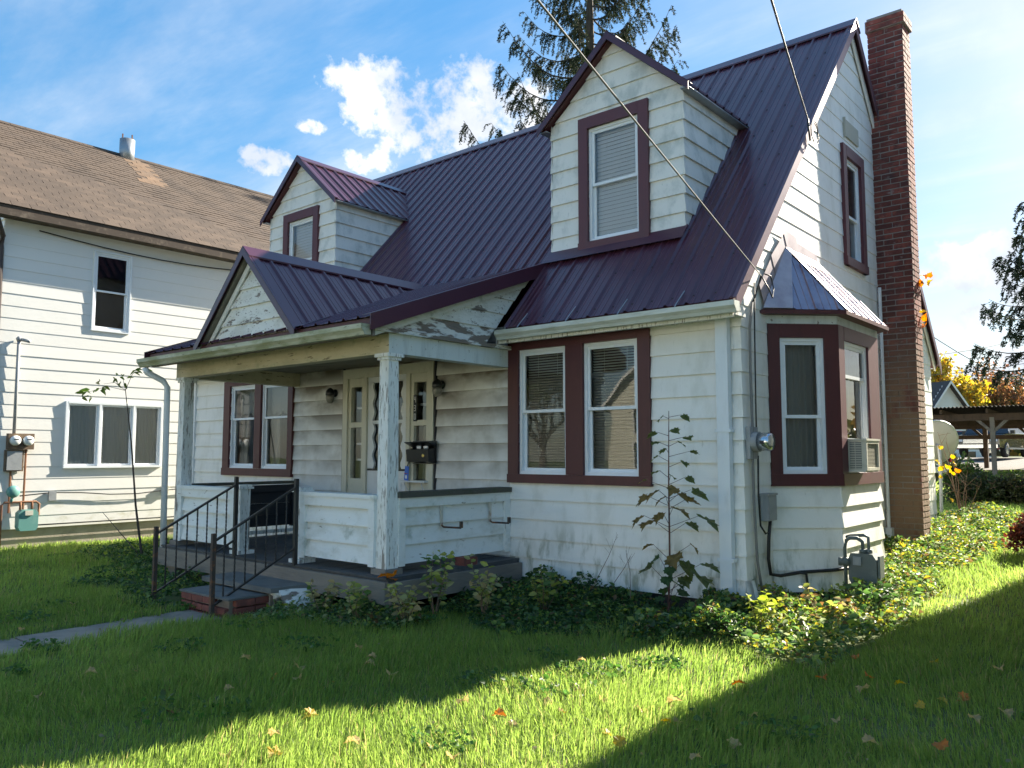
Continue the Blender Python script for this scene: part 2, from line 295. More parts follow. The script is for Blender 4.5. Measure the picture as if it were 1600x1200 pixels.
def npmesh(name, V, F, m, parent=None, col=None, kind=None, smooth=False):
    V = np.asarray(V, np.float32); F = np.asarray(F, np.int32); c = (V.min(0)+V.max(0))/2
    me = bpy.data.meshes.new(name); k = F.shape[1]
    me.vertices.add(len(V)); me.vertices.foreach_set('co', (V-c).astype(np.float32).ravel())
    me.loops.add(F.size); me.loops.foreach_set('vertex_index', F.ravel()); me.polygons.add(len(F))
    me.polygons.foreach_set('loop_start', np.arange(0, F.size, k, dtype=np.int32)); me.polygons.foreach_set('loop_total', np.full(len(F), k, np.int32))
    if smooth: me.polygons.foreach_set('use_smooth', np.ones(len(F), bool))
    if col is not None:
        at = me.color_attributes.new('Col', 'FLOAT_COLOR', 'POINT'); cc = np.ones((len(V), 4), np.float32); cc[:, :3] = col; at.data.foreach_set('color', cc.ravel())
    me.update(calc_edges=True); me.materials.append(m); o = bpy.data.objects.new(name, me); link(o, parent, Vector([float(x) for x in c]))
    if kind: o['kind'] = kind
    return o
def tag(o, label, cat, group=None):
    o['label'] = label; o['category'] = cat
    if group: o['group'] = group
    return o
def thing(name, label, cat, loc, group=None):
    o = bpy.data.objects.new(name, None); o.empty_display_size = .2; link(o, None, Vector(loc)); return tag(o, label, cat, group)
def struct(o): o['kind'] = 'structure'; return o
def inst(name, me, parent, loc, rot=None, scale=None):
    o = bpy.data.objects.new(name, me); link(o, parent, Vector(loc))
    if rot is not None: o.rotation_euler = rot
    if scale is not None: o.scale = scale
    return o

# ---------------------------------------------------------------- ground
def g(x, y):
    y = np.asarray(y, float)
    gx = np.clip(.024*np.asarray(x, float), -.10, .03)     # the lot falls gently towards the neighbour on the left and to the street
    return gx+np.where(y < 0, .10*np.clip(y+7, -4, 0), np.where(y < 8, .05*y, np.minimum(.4+.03*(y-8), 1.35)))
def gz(x, y): return float(g(x, y))
def make_ground():
    xs = np.unique(np.concatenate([np.linspace(-400, -30, 14), np.linspace(-30, 20, 101), np.linspace(20, 400, 14)]))
    ys = np.unique(np.concatenate([np.linspace(-200, -24, 10), np.linspace(-24, 60, 169), np.linspace(60, 600, 14)]))
    X, Y = np.meshgrid(xs, ys, indexing='ij'); Z = g(X, Y)-.2*np.clip((-15.2-Y)/.3, 0, 1)+.012*np.sin(X*2.1+Y)*np.sin(Y*1.7-X*.6)*(np.abs(X) < 30)-.012
    V = np.stack([X, Y, Z], -1).reshape(-1, 3); nx, ny = X.shape
    i, j = np.meshgrid(np.arange(nx-1), np.arange(ny-1), indexing='ij'); a = (i*ny+j).ravel()
    struct(npmesh('ground', V, np.stack([a, a+ny, a+ny+1, a+1], 1), SOIL, smooth=True))
    m = MB(); m.box(-60, 60, -24, -15.5, -.8, -.55); struct(m.build('road', ROADM))
    m = MB(); m.box(-60, 60, -15.5, -15.25, -.8, -.36); struct(m.build('kerb', CONC))
    m = MB(); m.box(-60, 60, -13.9, -12.4, -.8, -.355); struct(m.build('pavement', CONC))
    # concrete path from the steps to the pavement, broken edge slabs
    y = -2.7; k = 0; p = None
    base = MB(); base.prism([(-4.74, -12.4, -.9), (-4.12, -12.4, -.9), (-4.12, -2.7, -.45), (-4.74, -2.7, -.45)], (0, 0, .08)); p = struct(base.build('path', CONC))
    while y > -12.3:
        l = random.uniform(.85, 1.05); y2 = max(y-l, -12.4); dx = random.uniform(-.02, .02); dz = random.uniform(-.004, .006)
        m = MB(); za, zb = gz(-4.4, y)-.002+dz, gz(-4.4, y2)-.002-dz
        m.add([(-4.76+dx, y2+.012, zb), (-4.10+dx, y2+.012, zb), (-4.10+dx, y, za), (-4.76+dx, y, za), (-4.76+dx, y2+.012, zb-.2), (-4.10+dx, y2+.012, zb-.2), (-4.10+dx, y, za-.2), (-4.76+dx, y, za-.2)],
              [(0, 1, 2, 3), (0, 4, 5, 1), (1, 5, 6, 2), (2, 6, 7, 3), (3, 7, 4, 0)]); m.build('slab', CONC, p); y = y2
    # gravel yard where the cars stand
    V = []; F = []; n = 14
    for a in range(n+1):
        for b in range(9):
            x = -26+a*2.5; yy = 26.5+b*2.6; V.append((x, yy, gz(x, yy)+.02))
    for a in range(n):
        for b in range(8): q = a*9+b; F.append((q, q+9, q+10, q+1))
    struct(npmesh('gravel_yard', V, F, GRAVEL))
make_ground()

# ---------------------------------------------------------------- siding helper
def clip(poly, a, b, c):
    """keep a*u+b*z+c >= 0"""
    out = []; n = len(poly)
    for i in range(n):
        p, q = poly[i], poly[(i+1) % n]; dp = a*p[0]+b*p[1]+c; dq = a*q[0]+b*q[1]+c
        if dp >= 0: out.append(p)
        if dp*dq < 0: t = dp/(dp-dq); out.append((p[0]+t*(q[0]-p[0]), p[1]+t*(q[1]-p[1])))
    return out
def subtract(rects, op):
    out = []; a0, a1, b0, b1 = op
    for (u0, u1, z0, z1) in rects:
        if a0 >= u1 or a1 <= u0 or b0 >= z1 or b1 <= z0: out.append((u0, u1, z0, z1)); continue
        if a0 > u0: out.append((u0, a0, z0, z1))
        if a1 < u1: out.append((a1, u1, z0, z1))
        m0, m1 = max(a0, u0), min(a1, u1)
        if b0 > z0: out.append((m0, m1, z0, b0))
        if b1 < z1: out.append((m0, m1, b1, z1))
    return out
def area(p): return abs(sum(p[i][0]*p[(i+1) % len(p)][1]-p[(i+1) % len(p)][0]*p[i][1] for i in range(len(p))))/2
def boards(parent, F, u0, u1, z0, z1, m, openings=(), clips=(), course=.215, first=None, dbot=.026, dtop=.004, joints=0, name='siding_board', mfun=None):
    z = z0 if first is None else first; k = 0
    while z < z1-.01:
        zt = min(z+course, z1); rects = [(u0, u1, max(z, z0), zt)]
        for op in openings: rects = subtract(rects, op)
        if joints:
            r2 = []
            for (a, b, c, d) in rects:
                if b-a > 3.2:
                    cut = a+(b-a)*random.uniform(.3, .7); r2 += [(a, cut-.0015, c, d), (cut+.0015, b, c, d)]
                else: r2.append((a, b, c, d))
            rects = r2
        for (a, b, c, d) in rects:
            p = [(a, c), (b, c), (b, d), (a, d)]
            for cl in clips:
                p = clip(p, *cl)
                if len(p) < 3: break
            if len(p) < 3 or area(p) < .0006: continue
            jb = dbot+random.uniform(-.0025, .0025)
            dd = lambda zz: jb+(dtop-jb)*(zz-z)/course
            mb = MB(F); n = len(p)
            mb.add([(q[0], dd(q[1]), q[1]) for q in p]+[(q[0], 0, q[1]) for q in p], [tuple(range(n))[::-1]]+[(i, (i+1) % n, n+(i+1) % n, n+i) for i in range(n)])
            mb.build(name, mfun((a+b)/2, (c+d)/2) if mfun else m, parent)
        z += course; k += 1
def shell(name, F, rects, m, parent, openings=(), clips=(), d0=-.12, d1=-.002):
    for op in openings: rects = subtract(rects, op)
    mb = MB(F)
    for (a, b, c, d) in rects:
        p = [(a, c), (b, c), (b, d), (a, d)]
        for cl in clips:
            p = clip(p, *cl)
            if len(p) < 3: break
        if len(p) < 3: continue
        n = len(p); mb.add([(q[0], d1, q[1]) for q in p]+[(q[0], d0, q[1]) for q in p], [tuple(range(n))[::-1], tuple(range(n, 2*n))]+[(i, (i+1) % n, n+(i+1) % n, n+i) for i in range(n)])
    return mb.build(name, m, parent)
def ring(mb, u0, u1, z0, z1, wd, d0, d1):
    mb.box(u0, u0+wd, d0, d1, z0, z1); mb.box(u1-wd, u1, d0, d1, z0, z1)
    mb.box(u0+wd, u1-wd, d0, d1, z0, z0+wd); mb.box(u0+wd, u1-wd, d0, d1, z1-wd, z1)
def wavy(F, u0, u1, z0, z1, d, amp=.018, waves=7, n=40):
    mb = MB(F); P = []
    for i in range(n+1):
        t = i/n; u = u0+(u1-u0)*t; a = amp*math.sin(t*waves*2*PI)+amp*.5*math.sin(t*waves*4.7+1)
        P += [(u, d+a, z0), (u, d+a*.8, z1)]
    mb.add(P, [(2*i, 2*i+2, 2*i+3, 2*i+1) for i in range(n)]); return mb
def window(parent, F, u0, u1, z0, z1, units, mid, cover='slats', m=TRIM, casing=True, sill=True, name='window', tilt=.0, dc=.05):
    """casing rectangle u0..u1 z0..z1 with double-hung units [(a, b, c, d)]; mid = height of the meeting rail"""
    mb = MB(F); a0 = units[0][0]; a1 = units[-1][1]; c, d = units[0][2], units[0][3]
    if casing:
        mb.box(u0, a0, -.01, dc, z0, z1); mb.box(a1, u1, -.01, dc, z0, z1); mb.box(a0, a1, -.01, dc+.002, d, z1); mb.box(u0-.004, u1+.004, -.01, dc+.012, z0, c-.002)
        for i in range(len(units)-1): mb.box(units[i][1], units[i+1][0], -.01, dc, c, d)
    else: ring(mb, u0, u1, z0, z1, .02, -.01, .04)
    wn = mb.build(name, m, parent)
    for (a, b, c, d) in units:
        f = MB(F); ring(f, a, b, c, d, .035, -.07, .012); f.build('frame', VINYL, wn)
        if mid:
            s1 = MB(F); ring(s1, a+.035, b-.035, mid-.018, d-.035, .034, -.03, -.004); s1.build('sash', VINYL, wn)
            s2 = MB(F); ring(s2, a+.035, b-.035, c+.035, mid+.018, .034, -.062, -.034); s2.build('sash', VINYL, wn)
            p = MB(F); p.add([(a+.065, -.014, mid+.014), (b-.065, -.014, mid+.014), (b-.065, -.014, d-.067), (a+.065, -.014, d-.067)], [(3, 2, 1, 0)]); p.build('pane', GLASS, wn)
            p = MB(F); p.add([(a+.065, -.046, c+.067), (b-.065, -.046, c+.067), (b-.065, -.046, mid-.014), (a+.065, -.046, mid-.014)], [(3, 2, 1, 0)]); p.build('pane', GLASS, wn)
        else:
            p = MB(F); p.add([(a+.033, -.026, c+.033), (b-.033, -.026, c+.033), (b-.033, -.026, d-.033), (a+.033, -.026, d-.033)], [(3, 2, 1, 0)]); p.build('pane', GLASS, wn)
        if cover == 'slats':
            s = MB(F); z = c+.05
            while z < d-.05: s.add([(a+.05, -.105, z), (b-.05, -.105, z), (b-.05, -.085, z+.012), (a+.05, -.085, z+.012), (a+.05, -.105, z-.0015), (b-.05, -.105, z-.0015), (b-.05, -.085, z+.0105), (a+.05, -.085, z+.0105)], [(0, 1, 2, 3), (4, 7, 6, 5), (0, 4, 5, 1), (2, 6, 7, 3)]); z += .030
            s.box(a+.2, a+.203, -.082, -.080, c+.05, d-.05); s.box(b-.203, b-.2, -.082, -.080, c+.05, d-.05)
            s.build('blind', BLIND, wn)
        elif cover == 'closed':
            s = MB(F); z = c+.04
            while z < d-.03: s.add([(a+.04, -.078, z), (b-.04, -.078, z), (b-.04, -.092, z+.05), (a+.04, -.092, z+.05)], [(0, 1, 2, 3)]); z += .048
            s.build('blind', BLINDW, wn)
        elif cover == 'curtain': wavy(F, a+.04, b-.04, c+.03, d-.03, -.13, .02, 6).build('curtain', CURT, wn, smooth=True)
        elif cover == 'sheer': wavy(F, a+.03, b-.03, c+.03, d-.03, -.06, .012, 7).build('curtain', SHEER, wn, smooth=True)
        elif cover == 'half': MB(F).box(a+.04, b-.04, -.10, -.09, c+.04, mid).build('shade', MATS['brown_shade'], wn)
        elif cover == 'swag':
            s = MB(F); n = 24; P = []
            for i in range(n+1):
                t = i/n; u = a+.05+(b-a-.1)*t; lo = d-.06-.34-.10*abs(math.sin(t*PI*4)); P += [(u, -.12+.012*math.sin(t*50), lo), (u, -.12, d-.04)]
            s.add(P, [(2*i, 2*i+2, 2*i+3, 2*i+1) for i in range(n)]); s.build('curtain', CURT, wn, smooth=True)
            wavy(F, a+.04, a+.04+(b-a)*.28, c+.05, d-.1, -.16, .012, 4, 20).build('curtain', CURT, wn, smooth=True)
    return wn
# metal roof sheet: profile across u, from low edge to high edge along slope
def rib_profile(wd, pitch=.229, h=.023):
    P = []; x = 0; n = max(1, round(wd/pitch)); pt = wd/n
    for i in range(n):
        a = i*pt
        P += [(a, 0), (a+.018, h), (a+.036, h), (a+.054, 0)]
        for q in (.40, .72): P += [(a+pt*q-.012, 0), (a+pt*q-.005, .004), (a+pt*q+.005, .004), (a+pt*q+.012, 0)]
    P.append((wd, 0)); return P
def roof_panels(parent, o, u, lowv, total, m=ROOF, wd=.916, th=.003, name='roof_panel', screws=None):
    """o = low corner, u = unit vector along the eave, lowv = vector from the low edge up to the high edge"""
    o = Vector(o); u = Vector(u); lv = Vector(lowv); nrm = u.cross(lv).normalized()
    if nrm.z < 0: nrm = -nrm
    x = 0
    while x < total-.01:
        k = min(wd, total-x); P = rib_profile(k); mb = MB(); n = len(P); off = nrm*random.uniform(0, .002)
        a = [o+u*(x+p[0])+nrm*p[1]+off for p in P]; b = [p+lv for p in a]; c = [p-nrm*th for p in a]
        mb.add(a+b+c, [(i, i+1, n+i+1, n+i) for i in range(n-1)]+[(i, 2*n+i, 2*n+i+1, i+1) for i in range(n-1)])
        mb.build(name, m, parent)
        if screws is not None:
            npt = max(1, round(k/.229)); pt = k/npt; ll = lv.length
            for i in range(npt):
                s = .12
                while s < ll:
                    q = o+u*(x+i*pt+pt*.27)+lv*(s/ll)+nrm*.004; e1 = u*.009; e2 = lv.normalized()*.009
                    screws.add([q-e1-e2, q+e1-e2, q+e1+e2, q-e1+e2, q+nrm*.009], [(0, 1, 4), (1, 2, 4), (2, 3, 4), (3, 0, 4)]); s += .61
        x += k

# ================================================================ THE HOUSE
RZ, RY, SL = 7.18, 3.55, 1.112
def roofz(y): return RZ-SL*abs(y-RY)
XL = -10.1; XP0, XP1 = -7.05, -2.85       # left end of the house; porch from XP0 to XP1
FRONT = frame((0, 0, 0), (1, 0, 0), (0, -1, 0)); RIGHT = frame((0, 0, 0), (0, 1, 0), (1, 0, 0))
LEFT = frame((XL, 0, 0), (0, 1, 0), (-1, 0, 0)); REAR = frame((0, 7.1, 0), (1, 0, 0), (0, 1, 0))
house = thing('house', 'white clapboard house with burgundy metal roof, two dormers and a front porch', 'house', (-5, 3.5, 0))
GABLE = [(SL, -1, RZ-.10-SL*RY), (-SL, -1, RZ-.10+SL*RY)]
def walls():
    wR = (-2.70, -1.10, 1.27, 2.69); wL = (-8.88, -7.24, 1.27, 2.60); dr = (-5.91, -4.09, .30, 2.67)
    MB().box(XL+.03, -.03, .03, 7.07, -.4, .13).build('foundation', FDARK, house)
    fw = shell('front_wall', FRONT, [(XL, 0, .12, 3.0)], SIDE, house, [wR, wL, dr])
    boards(fw, FRONT, XP1, 0, .12, 2.83, SIDE, [wR], first=.12)
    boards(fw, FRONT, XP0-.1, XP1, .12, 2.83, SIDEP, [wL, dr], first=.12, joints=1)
    boards(fw, FRONT, XL, XP0-.1, .12, 2.83, SIDE, [wL], first=.12)
    MB(FRONT).box(XL-.02, XL+.10, 0, .045, .1, 2.83).build('corner_board', DSPT, fw)
    gw = (3.16, 3.72, 3.95, 5.26); bay = (.66, 2.90, 1.25, 2.75)
    rw = shell('side_wall', RIGHT, [(.13, 7.1, .12, 7.2)], SIDE, house, [gw, bay], GABLE)
    boards(rw, RIGHT, 0, 7.1, .12, 7.2, SIDE, [gw, (.66, 2.90, .12, 2.9)], GABLE, first=.12, dbot=.013)
    for i in range(13):       # metal corner pieces, one for every course
        z = .12+.215*i; m = MB(); b, t = .021, .007
        if i == 0:            # the lowest one hangs loose
            m.add([(.01, -.045, .335), (.05, .01, .335), (.05, .075, .335), (.075, -.07, .02), (.125, -.01, .035), (.13, .06, .045)], [(0, 1, 4, 3), (1, 2, 5, 4), (0, 3, 4, 1)])
        else:
            m.add([(-.055, -b, z), (b, -b, z), (b, .075, z), (-.055, -t, z+.213), (t, -t, z+.213), (t, .075, z+.213), (-.055, 0, z), (0, 0, z), (0, .075, z)],
                  [(0, 1, 4, 3), (1, 2, 5, 4), (0, 6, 7, 1), (1, 7, 8, 2)])
        m.build('corner_cap', SIDE, rw)
    shell('side_wall', LEFT, [(.13, 7.1, .12, 7.2)], SIDE, house, [], GABLE)
    shell('rear_wall', REAR, [(XL, 0, .12, 3.2)], SIDE, house)
    # louvre vent in the gable, rake boards
    v = MB(RIGHT); v.box(3.20, 3.72, .0, .034, 5.54, 5.76); v.box(3.18, 3.20, 0, .04, 5.52, 5.78); v.build('vent', mat('vent_grey', (.45, .43, .36), .8), house)
    for s, y0, y1 in ((1, -.16, RY), (-1, 7.26, RY)):
        m = MB(); z0, z1 = roofz(y0)-.05, roofz(y1)-.05
        m.prism([(.026, y0, z0), (.026, y1, z1), (.026, y1, z1-.17), (.026, y0+s*.0, z0-.17)], (.022, 0, 0)); m.build('rake_board', SIDE, house)
    # windows
    window(house, FRONT, -2.85, -.96, 1.17, 2.80, [(-2.70, -2.02, 1.27, 2.69), (-1.79, -1.10, 1.27, 2.69)], 1.98)['label'] = 'double window with slatted blinds and burgundy casing'
    window(house, FRONT, -9.06, -7.12, 1.15, 2.68, [(-8.88, -8.14, 1.27, 2.60), (-7.97, -7.24, 1.27, 2.60)], 2.06, 'swag')
    window(house, RIGHT, 3.04, 3.86, 3.84, 5.40, [(3.16, 3.72, 3.95, 5.26)], 4.52, 'curtain', TRIML)
    # pipe against the chimney
    m = MB(); m.tube([(.05, 4.34, .3), (.05, 4.34, 3.75)], .022, 8); m.box(.02, .10, 4.28, 4.39, .25, .52); m.build('drain_pipe', DSPT, house)
walls()

def main_roof():
    rf = MB(); t = .05
    def slab(x0, x1, ya, yb, off=-.025):
        za, zb = roofz(ya)+off, roofz(yb)+off
        rf.prism([(x0, ya, za), (x0, yb, zb), (x0, yb, zb-t), (x0, ya, za-t)], (x1-x0, 0, 0))
    slab(-2.72, .05, -.24, RY); slab(-7.2, -2.72, .45, RY); slab(XL-.06, -7.2, -.24, RY); slab(XL-.06, .05, RY, 7.34)
    roof = rf.build('roof', TRIM, house); sc = MB()
    def panels(x0, x1, y0, screws): 
        z0 = roofz(y0); roof_panels(roof, (x0, y0, z0), (1, 0, 0), (0, RY-y0, RZ-z0), x1-x0, screws=screws)
    panels(-2.72, .10, -.28, sc); panels(-7.2, -2.72, .48, sc); panels(XL-.1, -7.2, -.28, None)
    z0 = roofz(7.38); roof_panels(roof, (XL-.1, 7.38, z0), (1, 0, 0), (0, RY-7.38, RZ-z0), .1-XL+.1)
    sc.build('screws', BLK, roof, kind='stuff')
    c = MB(); x0, x1 = XL-.12, .12
    for s in (-1, 1): c.prism([(x0, RY, RZ+.045), (x0, RY+s*.14, RZ+.045-.14*SL+.012), (x0, RY+s*.14, RZ+.035-.14*SL+.0), (x0, RY, RZ+.033)], (x1-x0, 0, 0))
    c.build('ridge_cap', ROOF, roof)
    for (x, s) in ((.10, 1), (XL-.10, -1)):
        for (ya, yb) in ((-.29, RY), (7.39, RY)):
            m = MB(); za, zb = roofz(ya)+.022, roofz(yb)+.022; k = -.03*s
            m.prism([(x, ya, za), (x, yb, zb), (x, yb, zb-.15), (x, ya, za-.15)], (.008*s, 0, 0))
            m.prism([(x, ya, za), (x, yb, zb), (x, yb, zb-.005), (x, ya, za-.005)], (-.075*s, 0, 0))
            m.build('rake_trim', RAKEM if s > 0 else ROOF, roof)
    # soffits and fascia on the front
    m = MB(); m.box(-2.84, .06, -.25, 0, 2.78, 2.81); m.box(-2.84, .06, -.27, -.245, 2.75, 2.90); m.build('soffit', PEEL, house)
    m = MB(); m.box(XL-.05, -7.2, -.25, 0, 2.78, 2.81); m.box(XL-.05, -7.2, -.27, -.245, 2.75, 2.90); m.build('soffit', PEEL, house)
    gutter(-2.76, .13, -.275, 2.885, GUTTER, hang=True)
def gutter(x0, x1, y, z, m_, hang=False):
    """K-profile gutter against y, top at z"""
    m = MB(); P = [(y, z), (y, z-.10), (y-.075, z-.105), (y-.09, z-.075), (y-.118, z-.045), (y-.120, z), (y-.108, z), (y-.106, z-.04), (y-.082, z-.068), (y-.070, z-.095), (y-.008, z-.092), (y-.006, z)]
    m.prism([(x0, a, b) for a, b in P], (x1-x0, 0, 0))
    for x in (x0, x1-.004): m.prism([(x, a, b) for a, b in P[:6]], (.004, 0, 0))
    gt = m.build('gutter', m_, house)
    if hang:
        h = MB(); 
        for x in (x0+.28, x0+.95, x0+1.6, x0+2.25): h.tube([(x, y-.06, z), (x+.01, y-.03, z+.05), (x+.03, y+.10, z+.19)], .006, 6)
        h.build('hanger', GALV, gt)
main_roof()

def dormer(cx):
    y0 = .60; zb = roofz(y0); hw = .90; ez, pz = 5.57, 6.37; s = (pz-ez)/hw
    F = frame((0, y0, 0), (1, 0, 0), (0, -1, 0)); op = (cx-.35, cx+.35, 3.99, 5.37)
    cl = [(s, -1, pz-.04-s*cx), (-s, -1, pz-.04+s*cx)]
    mb = MB(); ye = RY-(RZ-ez)/SL
    for sx in (-1, 1):
        x = cx+sx*(hw-.002); mb.prism([(x, y0+.11, zb), (x, ye, ez), (x, y0+.11, ez)], (-sx*.1, 0, 0))
    d = mb.build('dormer', SIDE2, house)
    shell('dormer_front', F, [(cx-hw, cx+hw, zb-.1, pz)], SIDE2, house, [op], cl)
    boards(d, F, cx-hw, cx+hw, zb+.01, pz, SIDE2, [op], cl, first=zb+.01, course=.208)
    for sx in (-1, 1):
        Fc = frame((cx+sx*hw, 0, 0), (0, 1, 0), (sx, 0, 0))
        boards(d, Fc, y0-.02, 2.4, zb+.01, ez, SIDE2, (), [(-SL, 1, -(RZ-SL*RY)-.005)], first=zb+.01, course=.208)
    oh = 1.03; lz = pz+.03-s*oh; dr = MB()
    for sx in (-1, 1): dr.prism([(cx, .50, pz-.005), (cx+sx*(oh-.03), .50, lz+.02), (cx+sx*(oh-.03), .50, lz-.015), (cx, .50, pz-.04)], (0, 2.4, 0))
    dr = dr.build('dormer_roof', TRIM, house)
    for sx in (-1, 1):
        roof_panels(dr, (cx+sx*oh, .46, lz), (0, 1, 0), (-sx*oh, 0, pz+.03-lz), 2.5, wd=.63)
        m = MB(); q = [(cx, .452, pz+.055), (cx+sx*(oh+.012), .452, lz+.020), (cx+sx*(oh+.012), .452, lz-.075), (cx, .452, pz-.045)]
        m.prism(q, (0, .012, 0)); m.prism([(cx, .452, pz+.056), (cx+sx*(oh+.012), .452, lz+.021), (cx+sx*(oh+.012), .452, lz+.015), (cx, .452, pz+.050)], (0, .10, 0)); m.build('rake_trim', ROOF, dr)
        c = MB(); c.prism([(cx, .46, pz+.062), (cx+sx*.13, .46, pz+.062-.13*s+.012), (cx+sx*.13, .46, pz+.055-.13*s), (cx, .46, pz+.055)], (0, 2.42, 0)); c.build('ridge_cap', ROOF, dr)
        e = MB(); e.box(cx+sx*(hw+.02), cx+sx*(oh-.005), .5, 2.05, lz-.02, lz-.008); e.build('eave_board', GALV, dr)
    window(house, F, cx-.48, cx+.48, 3.885, 5.51, [(cx-.35, cx+.35, 3.99, 5.37)], 4.68, 'closed', TRIML, dc=.055)
    m = MB(); m.prism([(cx-hw-.04, y0-.005, zb+.04), (cx-hw-.04, y0-.01, zb+.075), (cx-hw-.04, y0-.16, zb-.10)], (2*hw+.08, 0, 0)); m.build('flashing', ROOF, d)
dormer(-1.77); dormer(-7.89)

def porch():
    yf = -1.87
    # deck, fascia, piers
    dk = MB(); dk.box(-7.12, -2.70, -1.98, -.03, .24, .30); deck = dk.build('porch_deck', DECK, house)
    x = -7.12
    while x < -2.71:
        x2 = min(x+.125, -2.70); MB().box(x+.002, x2-.002, -2.0, -.02, .3003, .318+random.uniform(-.002, .002)).build('plank', DECK, deck); x = x2
    m = MB(); m.box(-7.14, -2.68, -2.03, -1.985, .075, .285); m.build('deck_fascia', GREY, house)
    m = MB(); m.box(-2.69, -2.65, -1.985, -.03, .075, .275); m.build('deck_fascia', GREY, house)
    m = MB(); m.box(-7.15, -7.11, -1.985, -.03, .075, .285); m.build('deck_fascia', GREY, house)
    for x in (-3.0, -7.05): MB().box(x, x+.26, -1.96, -1.66, -.35, .08).build('pier', CONC, house)
    MB().box(-2.86, -2.72, -.9, -.7, .318, .40).build('loose_brick', STEPB, house)
    # posts
    for x0 in (-3.0, -7.05):
        m = MB(); b, t = .078, .066; cx, cy = x0+.075, yf+.075
        q0 = [(cx-b, cy-b, .37), (cx+b, cy-b, .37), (cx+b, cy+b, .37), (cx-b, cy+b, .37)]; q1 = [(cx-t, cy-t, 2.45), (cx+t, cy-t, 2.45), (cx+t, cy+t, 2.45), (cx-t, cy+t, 2.45)]
        m.add(q0+q1, [(0, 3, 2, 1), (4, 5, 6, 7), (0, 1, 5, 4), (1, 2, 6, 5), (2, 3, 7, 6), (3, 0, 4, 7)])
        p = m.build('porch_post', PEEL, house)
        MB().box(cx-.11, cx+.11, cy-.11, cy+.11, .318, .375).build('post_base', GREY, p)
        m = MB(); m.box(cx-.085, cx+.085, cy-.085, cy+.085, 2.435, 2.465); m.box(cx-.105, cx+.105, cy-.105, cy+.105, 2.465, 2.50); m.build('post_cap', PEEL, p)
    # beams, ceiling
    MB().box(-7.12, -2.85, yf, yf+.15, 2.50, 2.69).build('porch_beam', BEAM, house)
    MB().box(-3.0, -2.847, yf+.001, -.03, 2.502, 2.73).build('porch_beam', BEAMS, house)
    MB().box(-7.12, -6.97, yf+.15, -.03, 2.50, 2.69).build('porch_beam', BEAM, house)
    MB().box(-7.1, -2.86, -2.13, -.02, 2.692, 2.72).build('porch_ceiling', SOFFIT, house)
    # shed roof
    pz = lambda y: 3.612+.362*y
    d = MB(); d.prism([(-7.2, -2.14, pz(-2.14)-.02), (-7.2, .55, pz(.55)-.02), (-7.2, .55, pz(.55)-.06), (-7.2, -2.14, pz(-2.14)-.06)], (4.46, 0, 0)); pr = d.build('porch_roof', SOFFIT, house)
    roof_panels(pr, (-7.27, -2.22, pz(-2.22)), (1, 0, 0), (0, 2.80, 2.80*.362), 4.57)
    for x, s in ((-2.70, 1), (-7.27, -1)):
        m = MB(); ya, yb = -2.24, .56
        m.prism([(x, ya, pz(ya)+.03), (x, yb, pz(yb)+.03), (x, yb, pz(yb)-.13), (x, ya, pz(ya)-.13)], (.012*s, 0, 0))
        m.prism([(x, ya, pz(ya)+.03), (x, yb, pz(yb)+.03), (x, yb, pz(yb)+.024), (x, ya, pz(ya)+.024)], (-.11*s, 0, 0)); m.build('rake_trim', ROOF, pr)
    MB().box(-7.2, -2.74, -2.17, -2.14, 2.63, 2.775).build('fascia', GREY, pr)
    MB().box(-7.22, -2.72, -2.19, -2.172, 2.735, 2.80).build('drip_edge', TRIM, pr)
    gutter(-7.34, -2.74, -2.192, 2.735, GUTTERM)
    # white rake board and boarded cheek above the side beam
    Fc = frame((-2.86, 0, 0), (0, 1, 0), (1, 0, 0)); K = (.362, -1, 3.612-.15); Mn = (-SL, 1, -(RZ-SL*RY))
    ck = shell('porch_cheek', Fc, [(-2.1, .6, 2.73, 3.8)], PEELH, house, (), [K, Mn], -.05)
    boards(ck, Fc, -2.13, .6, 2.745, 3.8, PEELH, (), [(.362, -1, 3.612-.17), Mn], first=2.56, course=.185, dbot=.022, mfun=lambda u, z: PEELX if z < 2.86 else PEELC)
    m = MB(Fc); P = [(-2.13, 3.612+.362*-2.13-.14), (.45, 3.612+.362*.45-.14), (.45, 3.612+.362*.45-.21), (-2.13, 3.612+.362*-2.13-.21)]; P = clip(P, *Mn)
    m.prism([(a, .024, b) for a, b in P], (0, .016, 0)); m.build('rake_board', PEELH, ck)
    m = MB(); m.box(-2.86, -2.795, -2.15, -.01, 2.70, 2.742); m.build('ledge', PEELX, ck)
    Fl = frame((-7.1, 0, 0), (0, 1, 0), (-1, 0, 0)); shell('porch_cheek', Fl, [(-2.1, .6, 2.69, 3.8)], PEELH, house, (), [K, Mn], -.05)
    # pediment
    cx, hz, hwid, s = -4.95, 3.80, .965, 1.03
    Fp = frame((0, -2.10, 0), (1, 0, 0), (0, -1, 0)); cl = [(s, -1, hz-.07-s*cx), (-s, -1, hz-.07+s*cx)]
    pd = shell('pediment', Fp, [(cx-1, cx+1, 2.79, hz)], PEELH, house, (), cl, -.06)
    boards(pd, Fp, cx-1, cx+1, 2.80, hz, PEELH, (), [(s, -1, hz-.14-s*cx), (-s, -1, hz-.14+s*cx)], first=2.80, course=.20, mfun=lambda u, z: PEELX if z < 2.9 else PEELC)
    for sx in (-1, 1):
        m = MB(); m.prism([(cx, -2.128, hz-.055), (cx+sx*1.0, -2.128, hz-.055-s*1.0), (cx+sx*.93, -2.128, hz-.055-s*1.0), (cx, -2.128, hz-.055-.10)], (0, -.016, 0)); m.build('rake_board', PEELH, pd)
    pf = MB()
